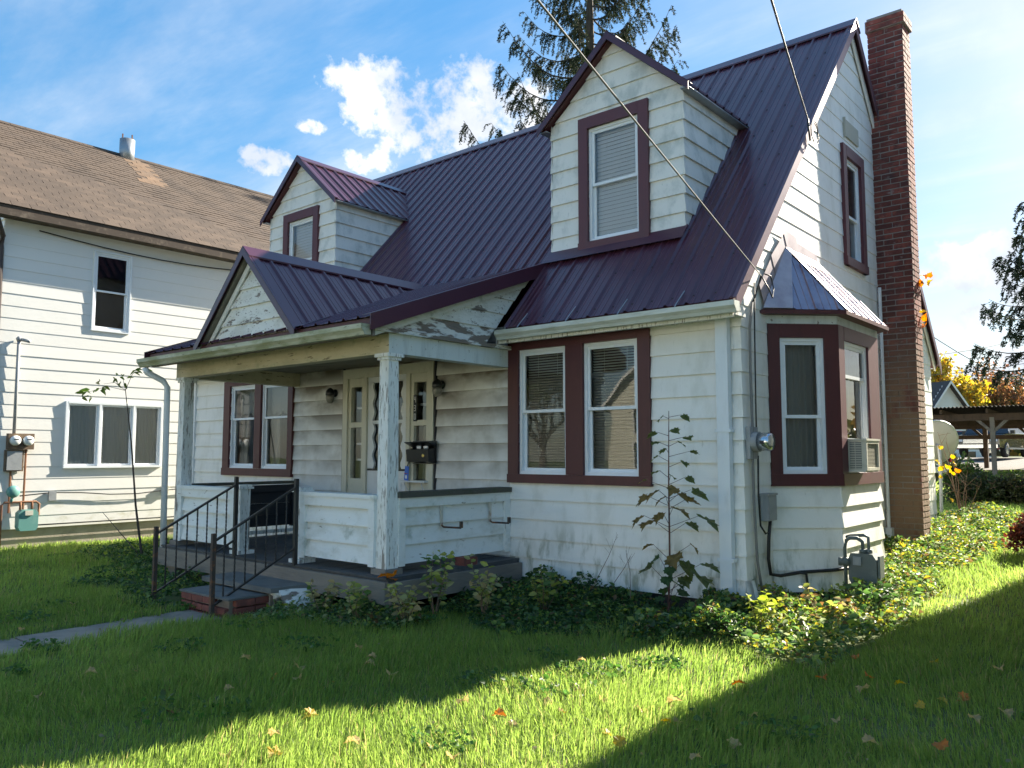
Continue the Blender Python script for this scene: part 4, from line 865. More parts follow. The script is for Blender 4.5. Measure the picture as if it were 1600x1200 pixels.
def utilities():
    t = thing('electric_meter', 'round glass electric meter on the siding beside the corner', 'meter', (.02, .12, 1.5))
    m = MB(); m.box(.02, .06, .03, .21, 1.45, 1.75); m.lathe((.05, .12, 1.61), (1, 0, 0), [(0, .092), (.05, .092), (.055, .096), (.065, .096)], 20); m.build('base', GREYM, t)
    m = MB(); m.lathe((.11, .12, 1.61), (1, 0, 0), [(0, .086), (.10, .086), (.125, .075), (.13, .02)], 20); m.build('glass', CHROME, t, smooth=True)
    m = MB(); m.box(.15, .19, .03, .05, 1.59, 1.62); m.build('dial_label', BLACK, t)
    t = thing('junction_box', 'grey plastic junction box on the siding below the electric meter', 'box', (.03, .42, .86))
    m = MB(); m.box(.025, .10, .31, .51, .86, 1.10); m.build('body', GREYM, t); m = MB(); m.box(.02, .112, .30, .52, 1.10, 1.12); m.box(.098, .106, .32, .50, .87, 1.09); m.build('cover', GREYM, t)
    # gas meter
    t = thing('gas_meter', 'grey green gas meter with pipes standing against the bay', 'meter', (.70, 1.0, .05))
    GM = Matrix(((.74, 0, 0, .15), (0, .74, 0, .24), (0, 0, .84, .045), (0, 0, 0, 1)))
    m = MB(GM); P = [(.66, .60), (.93, .60), (.98, .53), (.98, .30), (.92, .22), (.68, .22), (.63, .30), (.63, .53)]
    m.prism([(x, .95, z) for x, z in P], (0, .20, 0)); m.build('body', GREENM, t)
    m = MB(GM); m.prism([(.70, .945, .565), (.80, .945, .565), (.80, .945, .47), (.70, .945, .47)], (0, -.035, 0)); m.build('index_box', GREYM, t)
    m = MB(GM); m.prism([(.99, .96, .58), (.99, 1.13, .58), (.99, 1.13, .34), (.99, .96, .34)], (.03, 0, 0)); m.build('face', GREENM, t)
    m = MB(GM); m.tube([(.60, .93, -.1), (.60, .93, .66), (.62, .93, .74), (.66, .94, .77), (.74, .98, .77), (.80, 1.0, .73), (.80, 1.02, .60)], .023, 8); m.tube([(.86, 1.05, .60), (.86, 1.05, .78), (.80, 1.06, .80), (.62, 1.12, .78), (.55, 1.16, .76)], .02, 8)
    for z in (.14, .22): m.lathe((.60, .93, z), (0, 0, 1), [(0, .034), (.03, .034)], 8)
    m.build('pipe', GREENM, t, smooth=True)
    m = MB(GM); m.lathe((.60, .93, .50), (0, 0, 1), [(-.05, .03), (-.03, .05), (0, .06), (.03, .05), (.05, .03)], 12); m.lathe((.52, .90, .50), (1, .4, 0), [(0, .045), (.03, .05), (.09, .03)], 12); m.build('regulator', GREENM, t, smooth=True)
    for q in ((.80, 1.0, .60), (.86, 1.05, .60)): m = MB(GM); m.lathe(q, (0, 0, 1), [(0, .045), (.045, .045)], 10); m.build('coupling', GREENM, t, smooth=True)
    # cables down the wall
    m = MB(); m.tube([(.05, .18, 2.95), (.045, .12, 2.7), (.05, .10, 2.3), (.05, .115, 1.75), (.05, .10, 1.45), (.05, .11, 1.0), (.05, .15, .5), (.05, .26, .14)], .013, 7); tag(m.build('conduit_cable', CABLEG, smooth=True), 'loose pale grey cable running down the siding past the round meter', 'cable')
    m = MB(); m.tube([(.05, .24, 3.15), (.05, .22, 2.7), (.045, .215, 2.0), (.05, .20, 1.72)], .008, 6); m.tube([(.06, .20, 1.48), (.05, .21, 1.1), (.05, .24, .82), (.06, .33, .74), (.06, .40, .75), (.06, .42, .85)], .009, 6); tag(m.build('thin_cable', CABLE, smooth=True), 'thin black cable hanging down the siding into the round meter', 'cable')
    m = MB(); m.tube([(.07, .42, .86), (.06, .40, .70), (.06, .38, .50), (.06, .42, .35), (.10, .55, .325), (.22, .78, .345), (.44, 1.0, .36), (.58, 1.14, .38)], .017, 7); m.tube([(.20, .74, .345), (.26, .80, .33), (.27, .81, .20), (.28, .82, .05)], .013, 7); tag(m.build('ground_cable', CABLE, smooth=True), 'thick black cable from the grey junction box along the foot of the bay', 'cable')
    # overhead service drops
    a = Vector((.12, .24, 3.21)); far = Vector((6.2, -14.3, 6.6))
    b = pix(848, 0, 'y', -4.6); d = (b-a); end = a+d*2.6
    def sag(p, q, s, n=26): return [p.lerp(q, i/n)+Vector((0, 0, -s*4*(i/n)*(1-i/n))) for i in range(n+1)]
    m = MB(); m.tube(sag(a, end, .03), .0055, 6); tag(m.build('service_wire', CABLEG, smooth=True), 'grey overhead service wire fixed to the lower end of the gable edge', 'wire')
    m = MB(); q = [a+Vector((0, 0, 0)), a+Vector((.05, .05, -.12)), a+Vector((.05, .14, -.2)), a+Vector((.04, .2, -.1)), a+Vector((.03, .16, .02)), a+Vector((.02, .04, .02))]; m.tube(q, .007, 6); m.tube([a, (.07, .2, 3.0), (.05, .18, 2.95)], .008, 6); tag(m.build('wire_loop', CABLE, smooth=True), 'small black drip loop hanging at the lower end of the gable edge', 'wire')
    a2 = pix(1262, 185, 'x', .13); b2 = pix(1210, 0, 'y', -2.6); e2 = a2+(b2-a2)*3.2
    m = MB(); m.tube(sag(a2, e2, .08), .0075, 6); tag(m.build('service_wire', CABLE, smooth=True), 'twisted black overhead wire fixed half way up the gable edge', 'wire')
    m = MB(); n = 40; m.tube([a2+Vector((.03, .11+.11*math.cos(i/n*4*PI)+.0005*i, -.13+.12*math.sin(i/n*4*PI)-.02*math.cos(i/n*2*PI))) for i in range(n+1)], .006, 5); m.tube([a2, a2+Vector((.0, .02, -.12)), a2+Vector((0, .06, -.24))], .011, 6); tag(m.build('wire_coil', CABLE, smooth=True), 'coiled black wire hanging half way up the gable', 'wire')
    for e, lab in ((end, 'weathered wooden utility pole carrying the grey service wire'), (e2, 'weathered wooden utility pole carrying the twisted black wire')):
        zb = gz(e.x, e.y)-.4; m = MB(); m.tube([(e.x, e.y, zb), (e.x, e.y, e.z+.5)], [.15, .11], 12); t = thing('utility_pole', lab, 'pole', (e.x, e.y, zb+.4)); m.build('pole', OLDWOODL, t, smooth=True); m = MB(); m.box(e.x-.9, e.x+.9, e.y-.05, e.y+.05, e.z+.15, e.z+.27); m.build('cross_arm', OLDWOODL, t)
utilities()

# ================================================================ neighbour house on the left
def neighbour():
    X = -12.2; F = frame((X, 0, 0), (0, 1, 0), (1, 0, 0)); F0 = frame((0, -2.42, 0), (1, 0, 0), (0, -1, 0)); y0, y1 = -2.42, 9.5; zb, ze = .22, 5.72; rx = X-3.85; rz = ze+.74*3.85+.05
    t = thing('neighbour_house', 'white two storey neighbour house with brown shingle roof', 'house', (X-3.8, 3.5, 0))
    MB().box(X-7.6, X-.04, y0+.04, y1-.04, -.5, zb+.03).build('foundation', FOUND, t)
    up = (-.93, -.27, 3.79, 5.24); lo = (-1.28, .42, 1.28, 2.40)
    wl = shell('side_wall', F, [(y0+.13, y1, zb, ze)], SIDE3, t, [up, lo]); boards(wl, F, y0, y1, zb, ze, SIDE3, [up, lo], course=.212, dbot=.012, joints=1)
    fw = shell('front_wall', F0, [(X-7.7, X, zb, ze)], SIDE3, t, [], [(.74, -1, rz+.74*0-.74*(X-7.7)-2.85)] if False else []); boards(fw, F0, X-3.0, X, zb, ze, SIDE3, course=.212)
    Fb = frame((X-7.7, 0, 0), (0, 1, 0), (-1, 0, 0)); shell('side_wall', Fb, [(y0+.13, y1, zb, ze)], SIDE3, t); F9 = frame((0, y1, 0), (1, 0, 0), (0, 1, 0)); shell('rear_wall', F9, [(X-7.7, X, zb, ze)], SIDE3, t)
    for yy in (y0, y1-.12):
        m = MB(); m.prism([(X, yy, ze), (rx, yy, rz-.1), (X-7.7, yy, ze)], (0, .12, 0)); m.build('gable', SIDE3, t)
    window(t, F, -.95, -.25, 3.76, 5.26, [(-.93, -.27, 3.79, 5.24)], 4.52, 'half', VINYL, casing=False)
    wn = window(t, F, -1.32, .46, 1.24, 2.44, [(-1.28, -.74, 1.28, 2.40), (-.70, -.12, 1.28, 2.40), (-.08, .42, 1.28, 2.40)], None, 'sheer', VINYL)
        # roof: deck, eave fascia, shingles
    ex = X+.36; ez = ze+.02-.74*.0; sl = Vector((rx-ex, 0, rz-(ze-.04))); ezz = ze-.04
    m = MB(); ya, yb = y0-.35, y1+.3
    m.prism([(ex, ya, ezz), (rx, ya, rz), (2*rx-ex, ya, ezz), (2*rx-ex, ya, ezz-.06), (rx, ya, rz-.08), (ex, ya, ezz-.06)], (0, yb-ya, 0)); rf = m.build('roof', SHING, t)
    m = MB(); m.box(ex-.03, ex+.0, ya, yb, ezz-.17, ezz-.005); m.box(X+.02, ex-.03, ya, yb, ezz-.15, ezz-.12); m.build('eave_board', mat('eave_dark', (.075, .055, .042), .9, [(6, (.20, .16, .12), .5, .7, I3, .7)]), t)
    L = sl.length; d = sl.normalized(); nn = Vector((-d.z, 0, d.x)); nn = nn if nn.z > 0 else -nn; ang = math.atan2(sl.z, -sl.x)
    e = .150; rows = int(L/e); tabs = []
    for r in range(rows):
        y = ya+(r % 2)*.15+random.uniform(-.015, .015)
        while y < 7.5: tabs.append((r, y)); y += .305
    def base(me_m):
        mb = MB(); mb.box(-.19, .0, .004, .300, 0, .010); me = bpy.data.meshes.new('shingle'); me.from_pydata(mb.v, [], mb.f); me.materials.append(me_m); return me
    ME, MR = base(SHING), base(SHINGR); rest = MB(); cnt = 0
    def pos(r, y): return Vector((ex, y, ezz))+d*(r*e-.01)+nn*.012
    vy = pix(199, 236, 'x', rx+.12).y
    def rusty(r, y): q = L-r*e; return q < 1.9 and abs(y+.15-vy-.12) < .13+q*.09
    tabs.sort(key=lambda q: 0 if rusty(*q) else ((pos(*q)-CAM).length if q[1] > -3 else 99))
    for r, y in tabs:
        p = pos(r, y); s = r*e; rust = rusty(r, y)
        if cnt < 298:
            cnt += 1; inst('shingle', MR if rust else ME, rf, p, (0, ang+random.uniform(.015, .04), 0))
        else:
            a = p+nn*random.uniform(.008, .016); b = p+d*.18+nn*.002; q = Vector((0, .298, 0))
            rest.add([a, a+q, b+q, b, a-nn*.012, a+q-nn*.012], [(0, 3, 2, 1), (0, 1, 5, 4)])
    rest.build('shingles_further_up', SHING, rf, kind='stuff')
    m = MB(); [m.prism([(rx-.14, y, rz-.06), (rx, y, rz+.035), (rx+.14, y, rz-.06), (rx, y, rz+.02)], (0, .29, 0)) for y in np.arange(ya, yb-.3, .30)]; m.build('ridge_shingles', SHING, rf, kind='stuff')
    v = pix(199, 236, 'x', rx+.12); m = MB(); m.lathe((rx+.1, v.y, rz-.25), (0, 0, 1), [(0, .17), (.62, .17), (.621, .15), (.3, .15)], 18); ch = m.build('flue', GALV, t, smooth=True)
    m = MB(); [m.box(rx+.1+.15*math.cos(a)-.012, rx+.1+.15*math.cos(a)+.012, v.y+.15*math.sin(a)-.012, v.y+.15*math.sin(a)+.012, rz+.2, rz+.47) for a in (0.3, 1.9, 3.5, 5.1)]; m.build('strap', RUSTP, ch)
    # dark downspout at the front corner, loose cable under the eave
    m = MB(); m.tube([(X+.25, y0-.2, 5.45), (X+.1, y0-.06, 5.2), (X+.03, y0-.06, 5.0), (X+.03, y0-.06, .3)], .045, 8); m.build('downspout', mat('brown_downspout', (.05, .035, .03), .5), t)
    m = MB(); c = [(X+.05, -1.9+k*.55, 5.42-.12*math.sin(k/8*PI)) for k in range(9)]; m.tube(c, .012, 6); tag(m.build('eave_cable', CABLE, smooth=True), 'black cable sagging under the brown shingled eave', 'cable')
    m = MB(); c = [(X+.06, -2.0+k*.5, .78+.04*math.sin(k*1.3)) for k in range(9)]; m.tube(c, .010, 6); c = [(X+.05, -1.9+k*.6, .27-.0*k) for k in range(8)]; m.tube(c, .012, 6); tag(m.build('low_cable', CABLE, smooth=True), 'thin cable strung low along the white neighbour wall', 'cable')
    # meters
    k = thing('meter_box', 'rusty twin electric meter box on the white neighbour wall', 'meter', (X+.05, -2.0, 1.5)); yc = -2.04
    m = MB(F); m.box(yc-.20, yc+.20, .02, .13, 1.57, 1.84); m.build('case', RUSTBOX, k)
    for q in (-.10, .10):
        m = MB(F); m.lathe((yc+q, .13, 1.72), (0, 1, 0), [(0, .085), (.04, .085), (.07, .07), (.075, .01)], 18); gl = m.build('meter', DIAL, k, smooth=True); m = MB(F); m.box(yc+q-.04, yc+q+.04, .204, .207, 1.735, 1.75); m.build('dial', BLACK, gl)
    m = MB(F); m.box(yc-.22, yc+.06, .02, .10, 1.20, 1.56); m.build('breaker_case', RUSTBOX, k); m = MB(F); m.box(yc-.20, yc+.03, .10, .112, 1.22, 1.54); m.build('breaker_door', GREYM, k)
    m = MB(F); m.tube([(yc-.10, .07, 1.84), (yc-.10, .07, 3.42)], .028, 8); m.lathe((yc-.10, .07, 3.42), (0, 0, 1), [(0, .03), (.05, .05), (.09, .02)], 10); m.tube([(yc-.1, .07, 3.46), (yc-.02, .15, 3.44), (yc+.03, .2, 3.42)], .03, 8); m.build('mast', GREYM, k, smooth=True)
    m = MB(F); m.tube([(yc-.12, .06, 1.2), (yc-.12, .06, .5)], .018, 6); m.tube([(yc+.10, .06, 1.57), (yc+.10, .06, .3)], .018, 6); m.build('conduit', RUSTP, k)
    k = thing('gas_meter', 'teal gas meter with rusty pipes against the white neighbour wall', 'meter', (X+.2, -2.0, 0))
    m = MB(F); P = [(yc+.00, .20), (yc+.24, .20), (yc+.27, .26), (yc+.27, .50), (yc+.22, .55), (yc+.02, .55), (yc-.03, .50), (yc-.03, .26)]; m.prism([(a, .10, b) for a, b in P], (0, .18, 0)); m.build('body', TEAL, k)
    m = MB(F); m.box(yc+.06, yc+.18, .28, .30, .46, .54); m.build('index', ACM, k)
    m = MB(F); m.tube([(yc-.26, .15, -.3), (yc-.26, .15, .64), (yc-.22, .15, .68), (yc+.26, .17, .68), (yc+.31, .17, .64), (yc+.31, .17, .46), (yc+.26, .17, .42)], .02, 8); m.tube([(yc+.02, .17, .68), (yc+.02, .17, .55)], .02, 8); m.tube([(yc+.2, .17, .68), (yc+.2, .17, .55)], .02, 8); m.build('pipe', RUSTP, k, smooth=True)
    m = MB(F); m.lathe((yc-.10, .12, .86), (0, 1, 0), [(0, .04), (.02, .10), (.06, .105), (.09, .07), (.1, .02)], 16); m.tube([(yc-.10, .15, .8), (yc-.12, .15, .68)], .025, 8); m.build('regulator', TEAL, k, smooth=True)
    for y, z in ((-1.48, .68), (.55, .72)):
        m = MB(F); m.box(y-.06, y+.06, .02, .07, z, z+.16); o = m.build('outlet_cover', GREYM if y < 0 else CREAM); tag(o, 'grey outdoor outlet cover low on the neighbour wall' if y < 0 else 'cream outdoor outlet cover low on the neighbour wall', 'outlet')
neighbour()

# ================================================================ house to the right, outside the picture: its shadow lies on the lawn
def right_house():
    x0, x1, y0, y1, ze = 2.78, 10.5, -1.0, 7.8, 5.5; t = thing('shading_house', 'cream two storey house across the lawn from the chimney wall', 'house', (6.6, 3.4, .1))
    MB().box(x0+.05, x1-.05, y0+.05, y1-.05, -.4, .5).build('foundation', FOUND, t)
    cr = mat('cream_siding', (.60, .57, .46), .6); F = frame((0, y0, 0), (1, 0, 0), (0, -1, 0)); F2 = frame((x0, 0, 0), (0, 1, 0), (-1, 0, 0)); F3 = frame((x1, 0, 0), (0, 1, 0), (1, 0, 0)); F4 = frame((0, y1, 0), (1, 0, 0), (0, 1, 0))
    for Fx, a, b, nm in ((F, x0, x1, 'front_wall'), (F2, y0+.13, y1-.13, 'side_wall'), (F3, y0+.13, y1-.13, 'side_wall'), (F4, x0, x1, 'rear_wall')):
        w_ = shell(nm, Fx, [(a, b, .5, ze)], cr, t)
        if nm != 'rear_wall' and Fx is not F3: boards(w_, Fx, a-.0, b, .5, ze, cr, course=.25, dbot=.02)
    for Fx, us in ((F, (4.2, 6.6, 9.0)), (F2, (.8, 3.3, 5.8))):
        for u in us:
            for z in (1.1, 3.7): window(t, Fx, u-.5, u+.5, z-.1, z+1.5, [(u-.4, u+.4, z, z+1.4)], z+.7, 'curtain', VINYL)
    m = MB(); o = .35; cx, cy = (x0+x1)/2, (y0+y1)/2; q = [(x0-.02, y0-o, ze), (x1+o, y0-o, ze), (x1+o, y1+o, ze), (x0-.02, y1+o, ze)]
    m.add(q+[(cx, cy-.4, ze+2.0), (cx, cy+.4, ze+2.0)], [(0, 1, 4), (1, 2, 5, 4), (2, 3, 5), (3, 0, 4, 5), (0, 3, 2, 1)]); m.build('roof', GREYROOF, t)
right_house()

# ================================================================ things behind the house
def carport():
    t = thing('carport', 'open weathered timber carport with low corrugated roof in the back yard', 'carport', (-2, 25.5, .9))
    yf, yb = 23.0, 28.2; x0, x1 = -9.0, 3.2
    def post(x, y, m_, top=2.75, br=True, wd=.13):
        z = gz(x, y)-.2; m = MB(); m.box(x-wd/2, x+wd/2, y-wd/2, y+wd/2, z, top); p = m.build('post', m_, t)
        if br:
            m = MB(); m.bar((x, y, top-.50), (x-.55, y, top+.05), .08, .09); m.bar((x, y, top-.50), (x+.55, y, top+.05), .08, .09); m.build('brace', m_, p)
    for x in (-7.6, -4.7, -1.86, 1.1): post(x, yf, OLDWOODL if x == -1.86 else OLDWOOD, 2.68)
    for x in (-6.2, -3.0, -1.45, 1.6): post(x, yb, OLDWOOD, 2.55, wd=.15)
    for y, z in ((yf, 2.60), (25.6, 2.50), (yb, 2.46)): MB().box(x0, x1, y-.06, y+.06, z-.02, z+.20).build('beam', OLDWOOD, t)
    MB().box(x0, x1, yb-.05, yb+.05, 2.05, 2.2).build('beam', OLDWOOD, t)
    for x in np.arange(x0+.3, x1, 1.35): MB().bar((x, yf-.3, 2.88), (x, yb+.3, 2.76), .07, .14).build('rafter', OLDWOOD, t)
    m = MB(); n = int((x1-x0+.4)/.06); P = []
    for i in range(n+1): x = x0-.2+i*.06; h = .022*(1 if i % 2 else -1); P += [(x, yf-.45, 3.02+h), (x, yb+.4, 2.88+h), (x, yf-.45, 3.0+h)]
    m.add(P, [(3*i, 3*i+3, 3*i+4, 3*i+1) for i in range(n)]+[(3*i, 3*i+2, 3*i+5, 3*i+3) for i in range(n)]); m.build('corrugated_roof', CORR, t)
carport()

def car(name, label, cat, loc, rz, paint, prof, wid, wheels, glass, extras, cab):
    """prof = side outline [(along, up)], extruded across with a narrower cab"""
    t = thing(name, label, cat, loc); R = Matrix.Translation(Vector(loc)) @ Matrix.Rotation(rz, 4, 'Z')
    def shape(P, w0, w1, z0, z1, y0=None):
        m = MB(R); n = len(P); f = lambda z: w0+(w1-w0)*min(max((z-z0)/(z1-z0), 0), 1)
        a = [(x, -f(z), z) for x, z in P]; b = [(x, f(z), z) for x, z in P]
        m.add(a+b, [tuple(range(n)), tuple(range(n, 2*n))[::-1]]+[(i, n+i, n+(i+1) % n, (i+1) % n) for i in range(n)]); return m
    w2 = wid/2; shape(prof, w2, w2*.97, .4, 1.2).build('body', paint, t)
    shape(cab, w2*.96, w2*.78, cab[0][1], max(z for _, z in cab)).build('cab', paint, t)
    for i, P in enumerate(glass): shape(P, w2*.965, w2*.785, cab[0][1], max(z for _, z in cab)).build('window', CARGL, t)
    for x in wheels:
        for s in (-1, 1):
            m = MB(R); m.lathe((x, s*(w2-.20), .36), (0, s, 0), [(0, .33), (.02, .36), (.19, .36), (.21, .33)], 20); wh = m.build('wheel', TYRE, t, smooth=True)
            m = MB(R); m.lathe((x, s*(w2+.005), .36), (0, s, 0), [(0, .22), (.01, .21), (.012, .05), (.02, .04)], 14); m.build('rim', CHROME, wh)
    for nm, m_, bx in extras: m = MB(R); m.box(*bx); m.build(nm, m_, t)
    return t
SUV = [(-2.5, .45), (-2.5, 1.05), (-2.3, 1.12), (1.0, 1.12), (2.25, 1.02), (2.42, .90), (2.45, .45)]
SUVC = [(-2.42, 1.12), (1.05, 1.12), (.40, 1.74), (-.2, 1.80), (-2.1, 1.78)]
SUVG = [[(1.06, 1.13), (.99, 1.13), (.36, 1.72), (.43, 1.72)], [(.80, 1.18), (.30, 1.66), (-.6, 1.68), (-.6, 1.18)], [(-.7, 1.18), (-.7, 1.68), (-2.0, 1.68), (-2.2, 1.18)]]
SUVX = [('grille', CHROME, (2.44, 2.48, -.55, .55, .66, .90)), ('headlight', DIAL, (2.40, 2.47, .58, .88, .74, .92)), ('headlight', DIAL, (2.40, 2.47, -.88, -.58, .74, .92)), ('bumper', CHROME, (2.42, 2.56, -.92, .92, .44, .60)), ('tail_light', REDL, (-2.52, -2.47, .72, .92, .8, 1.1)), ('tail_light', REDL, (-2.52, -2.47, -.92, -.72, .8, 1.1)), ('side_mirror', BLK, (.62, .82, .96, 1.12, 1.12, 1.28)), ('side_mirror', BLK, (.62, .82, -1.12, -.96, 1.12, 1.28)), ('grille_bar', CHROME, (2.47, 2.49, -.55, .55, .76, .79)), ('running_board', PAINTW, (-1.2, 1.2, .93, 1.02, .38, .46)), ('running_board', PAINTW, (-1.2, 1.2, -1.02, -.93, .38, .46))]
p = pix(1552, 714, 'y', 38.0); car('sport_utility_vehicle', 'dark four wheel drive with chrome grille parked behind the carport', 'car', (p.x+.05, 38.0, gz(0, 38)+.02), rad(-97), PAINTD, SUV, 1.95, (1.45, -1.55), SUVG, SUVX, SUVC)
SED = [(-2.2, .35), (-2.25, .85), (-1.5, .92), (1.0, .92), (2.1, .78), (2.2, .6), (2.2, .35)]
SEDC = [(-1.75, .92), (1.05, .92), (.25, 1.38), (-.9, 1.40)]
SEDG = [[(1.06, .93), (.98, .93), (.24, 1.35), (.30, 1.36)], [(.75, .96), (.15, 1.33), (-.8, 1.34), (-1.35, .96)], [(-1.76, .93), (-.92, 1.39), (-.85, 1.39), (-1.68, .93)]]
SEDX = [('tail_light', REDL, (-2.27, -2.2, .62, .84, .64, .74)), ('tail_light', REDL, (-2.27, -2.2, -.84, -.62, .64, .74)), ('bumper', PAINTW, (-2.33, -2.2, -.86, .86, .38, .52)), ('headlight', DIAL, (2.13, 2.21, .5, .82, .58, .70)), ('headlight', DIAL, (2.13, 2.21, -.82, -.5, .58, .70)), ('number_plate', DIAL, (-2.29, -2.24, -.25, .25, .56, .70))]
p = pix(1500, 690, 'y', 44.0); car('red_car', 'red car parked at the far side of the gravel yard', 'car', (p.x, 44.0, gz(0, 44)+.02), rad(15), PAINTR, SED, 1.75, (1.35, -1.35), SEDG, SEDX, SEDC)
p = pix(1492, 770, 'y', 14.6); car('dark_car', 'charcoal car with silver bumper parked behind the satellite dish', 'car', (p.x-2.5, 15.8, gz(0, 15.8)+.02), rad(152), PAINTK, SED, 1.75, (1.35, -1.35), SEDG, SEDX, SEDC)

def dish():
    t = thing('satellite_dish', 'grey satellite dish on a pole behind the house corner', 'satellite dish', (-.5, 9.0, .45)); c = Vector((-.42, 9.0, 1.70)); ax = Vector((-.55, .75, .35)).normalized()
    m = MB(); prof = [(-.10+.10*(r/.42)**2*1.0, r) for r in (.01, .1, .2, .3, .38, .42)]; m.lathe(c, ax, prof, 28); m.build('reflector', DISH, t, smooth=True)
    m = MB(); m.lathe(c, ax, [(-.01, .425), (.012, .43), (.014, .41)], 28); m.build('rim', PAINTW, t)
    m = MB(); m.tube([c-ax*.12, c-ax*.2, c-ax*.22+Vector((0, 0, -.3)), Vector((-.42+.1, 8.86, .3))], .03, 8); m.build('mast', GALV, t); m = MB(); m.tube([c+Vector((0, 0, -.4)), c+ax*.45+Vector((0, 0, -.35))], .02, 6); m.box(c.x+ax.x*.45-.05, c.x+ax.x*.45+.05, c.y+ax.y*.45-.05, c.y+ax.y*.45+.05, c.z-.28, c.z-.14); m.build('feed_arm', GALV, t)
dish()
def far_house(name, label, x, y, wd, ln, ze, rise, wallm, roofm, axis='x', rz=0):
    """gabled house, gable towards +x (axis x) ; windows on the gable"""
    z = gz(x, y)-.2; t = thing(name, label, 'house', (x, y, z+.2)); R = Matrix.Translation((x, y, z)) @ Matrix.Rotation(rz, 4, 'Z')
    m = MB(R); h = wd/2; m.prism([(0, -h, 0), (0, h, 0), (0, h, ze), (0, 0, ze+rise), (0, -h, ze)], (-ln, 0, 0)); w_ = m.build('wall', wallm, t)
    k = 0
    while .3+k*.22 < ze+rise-.3:
        zz = .3+k*.22; hh = h if zz < ze else h*(1-(zz-ze)/rise)
        b = MB(R); b.add([(.03, -hh, zz), (.03, hh, zz), (.005, hh*.98, zz+.22), (.005, -hh*.98, zz+.22), (0, -hh, zz), (0, hh, zz)], [(0, 1, 2, 3), (0, 4, 5, 1)]); b.build('siding_board', wallm, w_); k += 1
    m = MB(R); o = .45; s = rise/h; th = .12
    for q in (-1, 1): m.prism([(o, 0, ze+rise+.05), (o, q*(h+o), ze-s*o+.05), (o, q*(h+o), ze-s*o-.05), (o, 0, ze+rise-.07)], (-ln-2*o, 0, 0))
    r = m.build('roof', roofm, t)
    for q in (-1, 1): m = MB(R); m.prism([(o+.002, 0, ze+rise+.04), (o+.002, q*(h+o), ze-s*o+.04), (o+.002, q*(h+o), ze-s*o-.14), (o+.002, 0, ze+rise-.15)], (.03, 0, 0)); m.build('rake_board', SIDE3, r)
    for (yy, zz) in ((-h*.5, 1.4), (h*.5, 1.4), (0, ze+.2), (-h*.5, ze-1.7), (h*.5, ze-1.7)):
        m = MB(R); ring_local = [(yy-.45, yy+.45, zz, zz+1.3)]; a, b, c, d = ring_local[0]
        m.box(0, .06, a, a+.1, c, d); m.box(0, .06, b-.1, b, c, d); m.box(0, .06, a, b, c-.1, c); m.box(0, .06, a, b, d, d+.1); wn = m.build('window', SIDE3, t); m = MB(R); m.box(0, .035, a+.1, b-.1, c, d); m.build('pane', CARGL, wn)
    return t
p = pix(1478, 594, 'y', 52.0); far_house('far_house', 'small white gabled house with dark roof beyond the carport', p.x, 52.0, 6.5, 9, p.z-1.35-4.0, 4.2, SIDE3, GREYROOF, rz=rad(-38))
# the other side of the street, behind the camera: seen only as reflections in the window panes
far_house('street_house', 'white gabled house across the street facing the porch', -4.5, -30.0, 8, 10, 5.2, 4.2, SIDE3, GREYROOF, rz=rad(90))
far_house('street_house', 'grey gabled house across the street beyond the white one', 8.5, -31.0, 8, 10, 4.6, 3.8, mat('grey_siding', (.34, .36, .36), .6), GREYROOF, rz=rad(90))
far_house('street_house', 'cream gabled house across the street opposite the white neighbour house', -18, -31.0, 8, 10, 5.0, 4.0, MATS['cream_siding'], GREYROOF, rz=rad(90))

# ================================================================ vegetation
def jit(n, base, var): 
    base = np.asarray(base); c = base[None, :]*(1+rng.normal(0, var, (n, 1)))*(1+rng.normal(0, var*.35, (n, 3))); return np.clip(c, .004, .9)
def unit(v): return v/np.maximum(np.linalg.norm(v, axis=1, keepdims=True), 1e-6)
def leaves(C, D, S, col, aspect=.55, fold=.25, droop=.15):
    """C centres of the leaf base, D axis, S length -> verts, quads, per-vertex colours"""
    n = len(C); D = unit(D); r = rng.normal(size=(n, 3)); sd = unit(np.cross(D, r)); up = unit(np.cross(sd, D)); S = np.asarray(S).reshape(-1, 1)
    flip = np.where(up[:, 2:3] < 0, -1., 1.); up = up*flip
    w_ = S*aspect*.5
    def P(t, s, h): return C+D*S*t+sd*w_*s+up*(S*h)
    V = np.stack([P(0, 0, 0), P(.32, -1, fold*.5), P(.70, -.72, fold*.35-droop*.5), P(1, 0, -droop), P(.70, .72, fold*.35-droop*.5), P(.32, 1, fold*.5)], 1).reshape(-1, 3)
    i = np.arange(n)[:, None]*6; F = np.concatenate([i+np.array([[0, 3, 2, 1]]), i+np.array([[0, 5, 4, 3]])], 0)
    return V, F, np.repeat(col, 6, 0)
def inside(x, y, x0, x1, y0, y1): return (x > x0) & (x < x1) & (y > y0) & (y < y1)

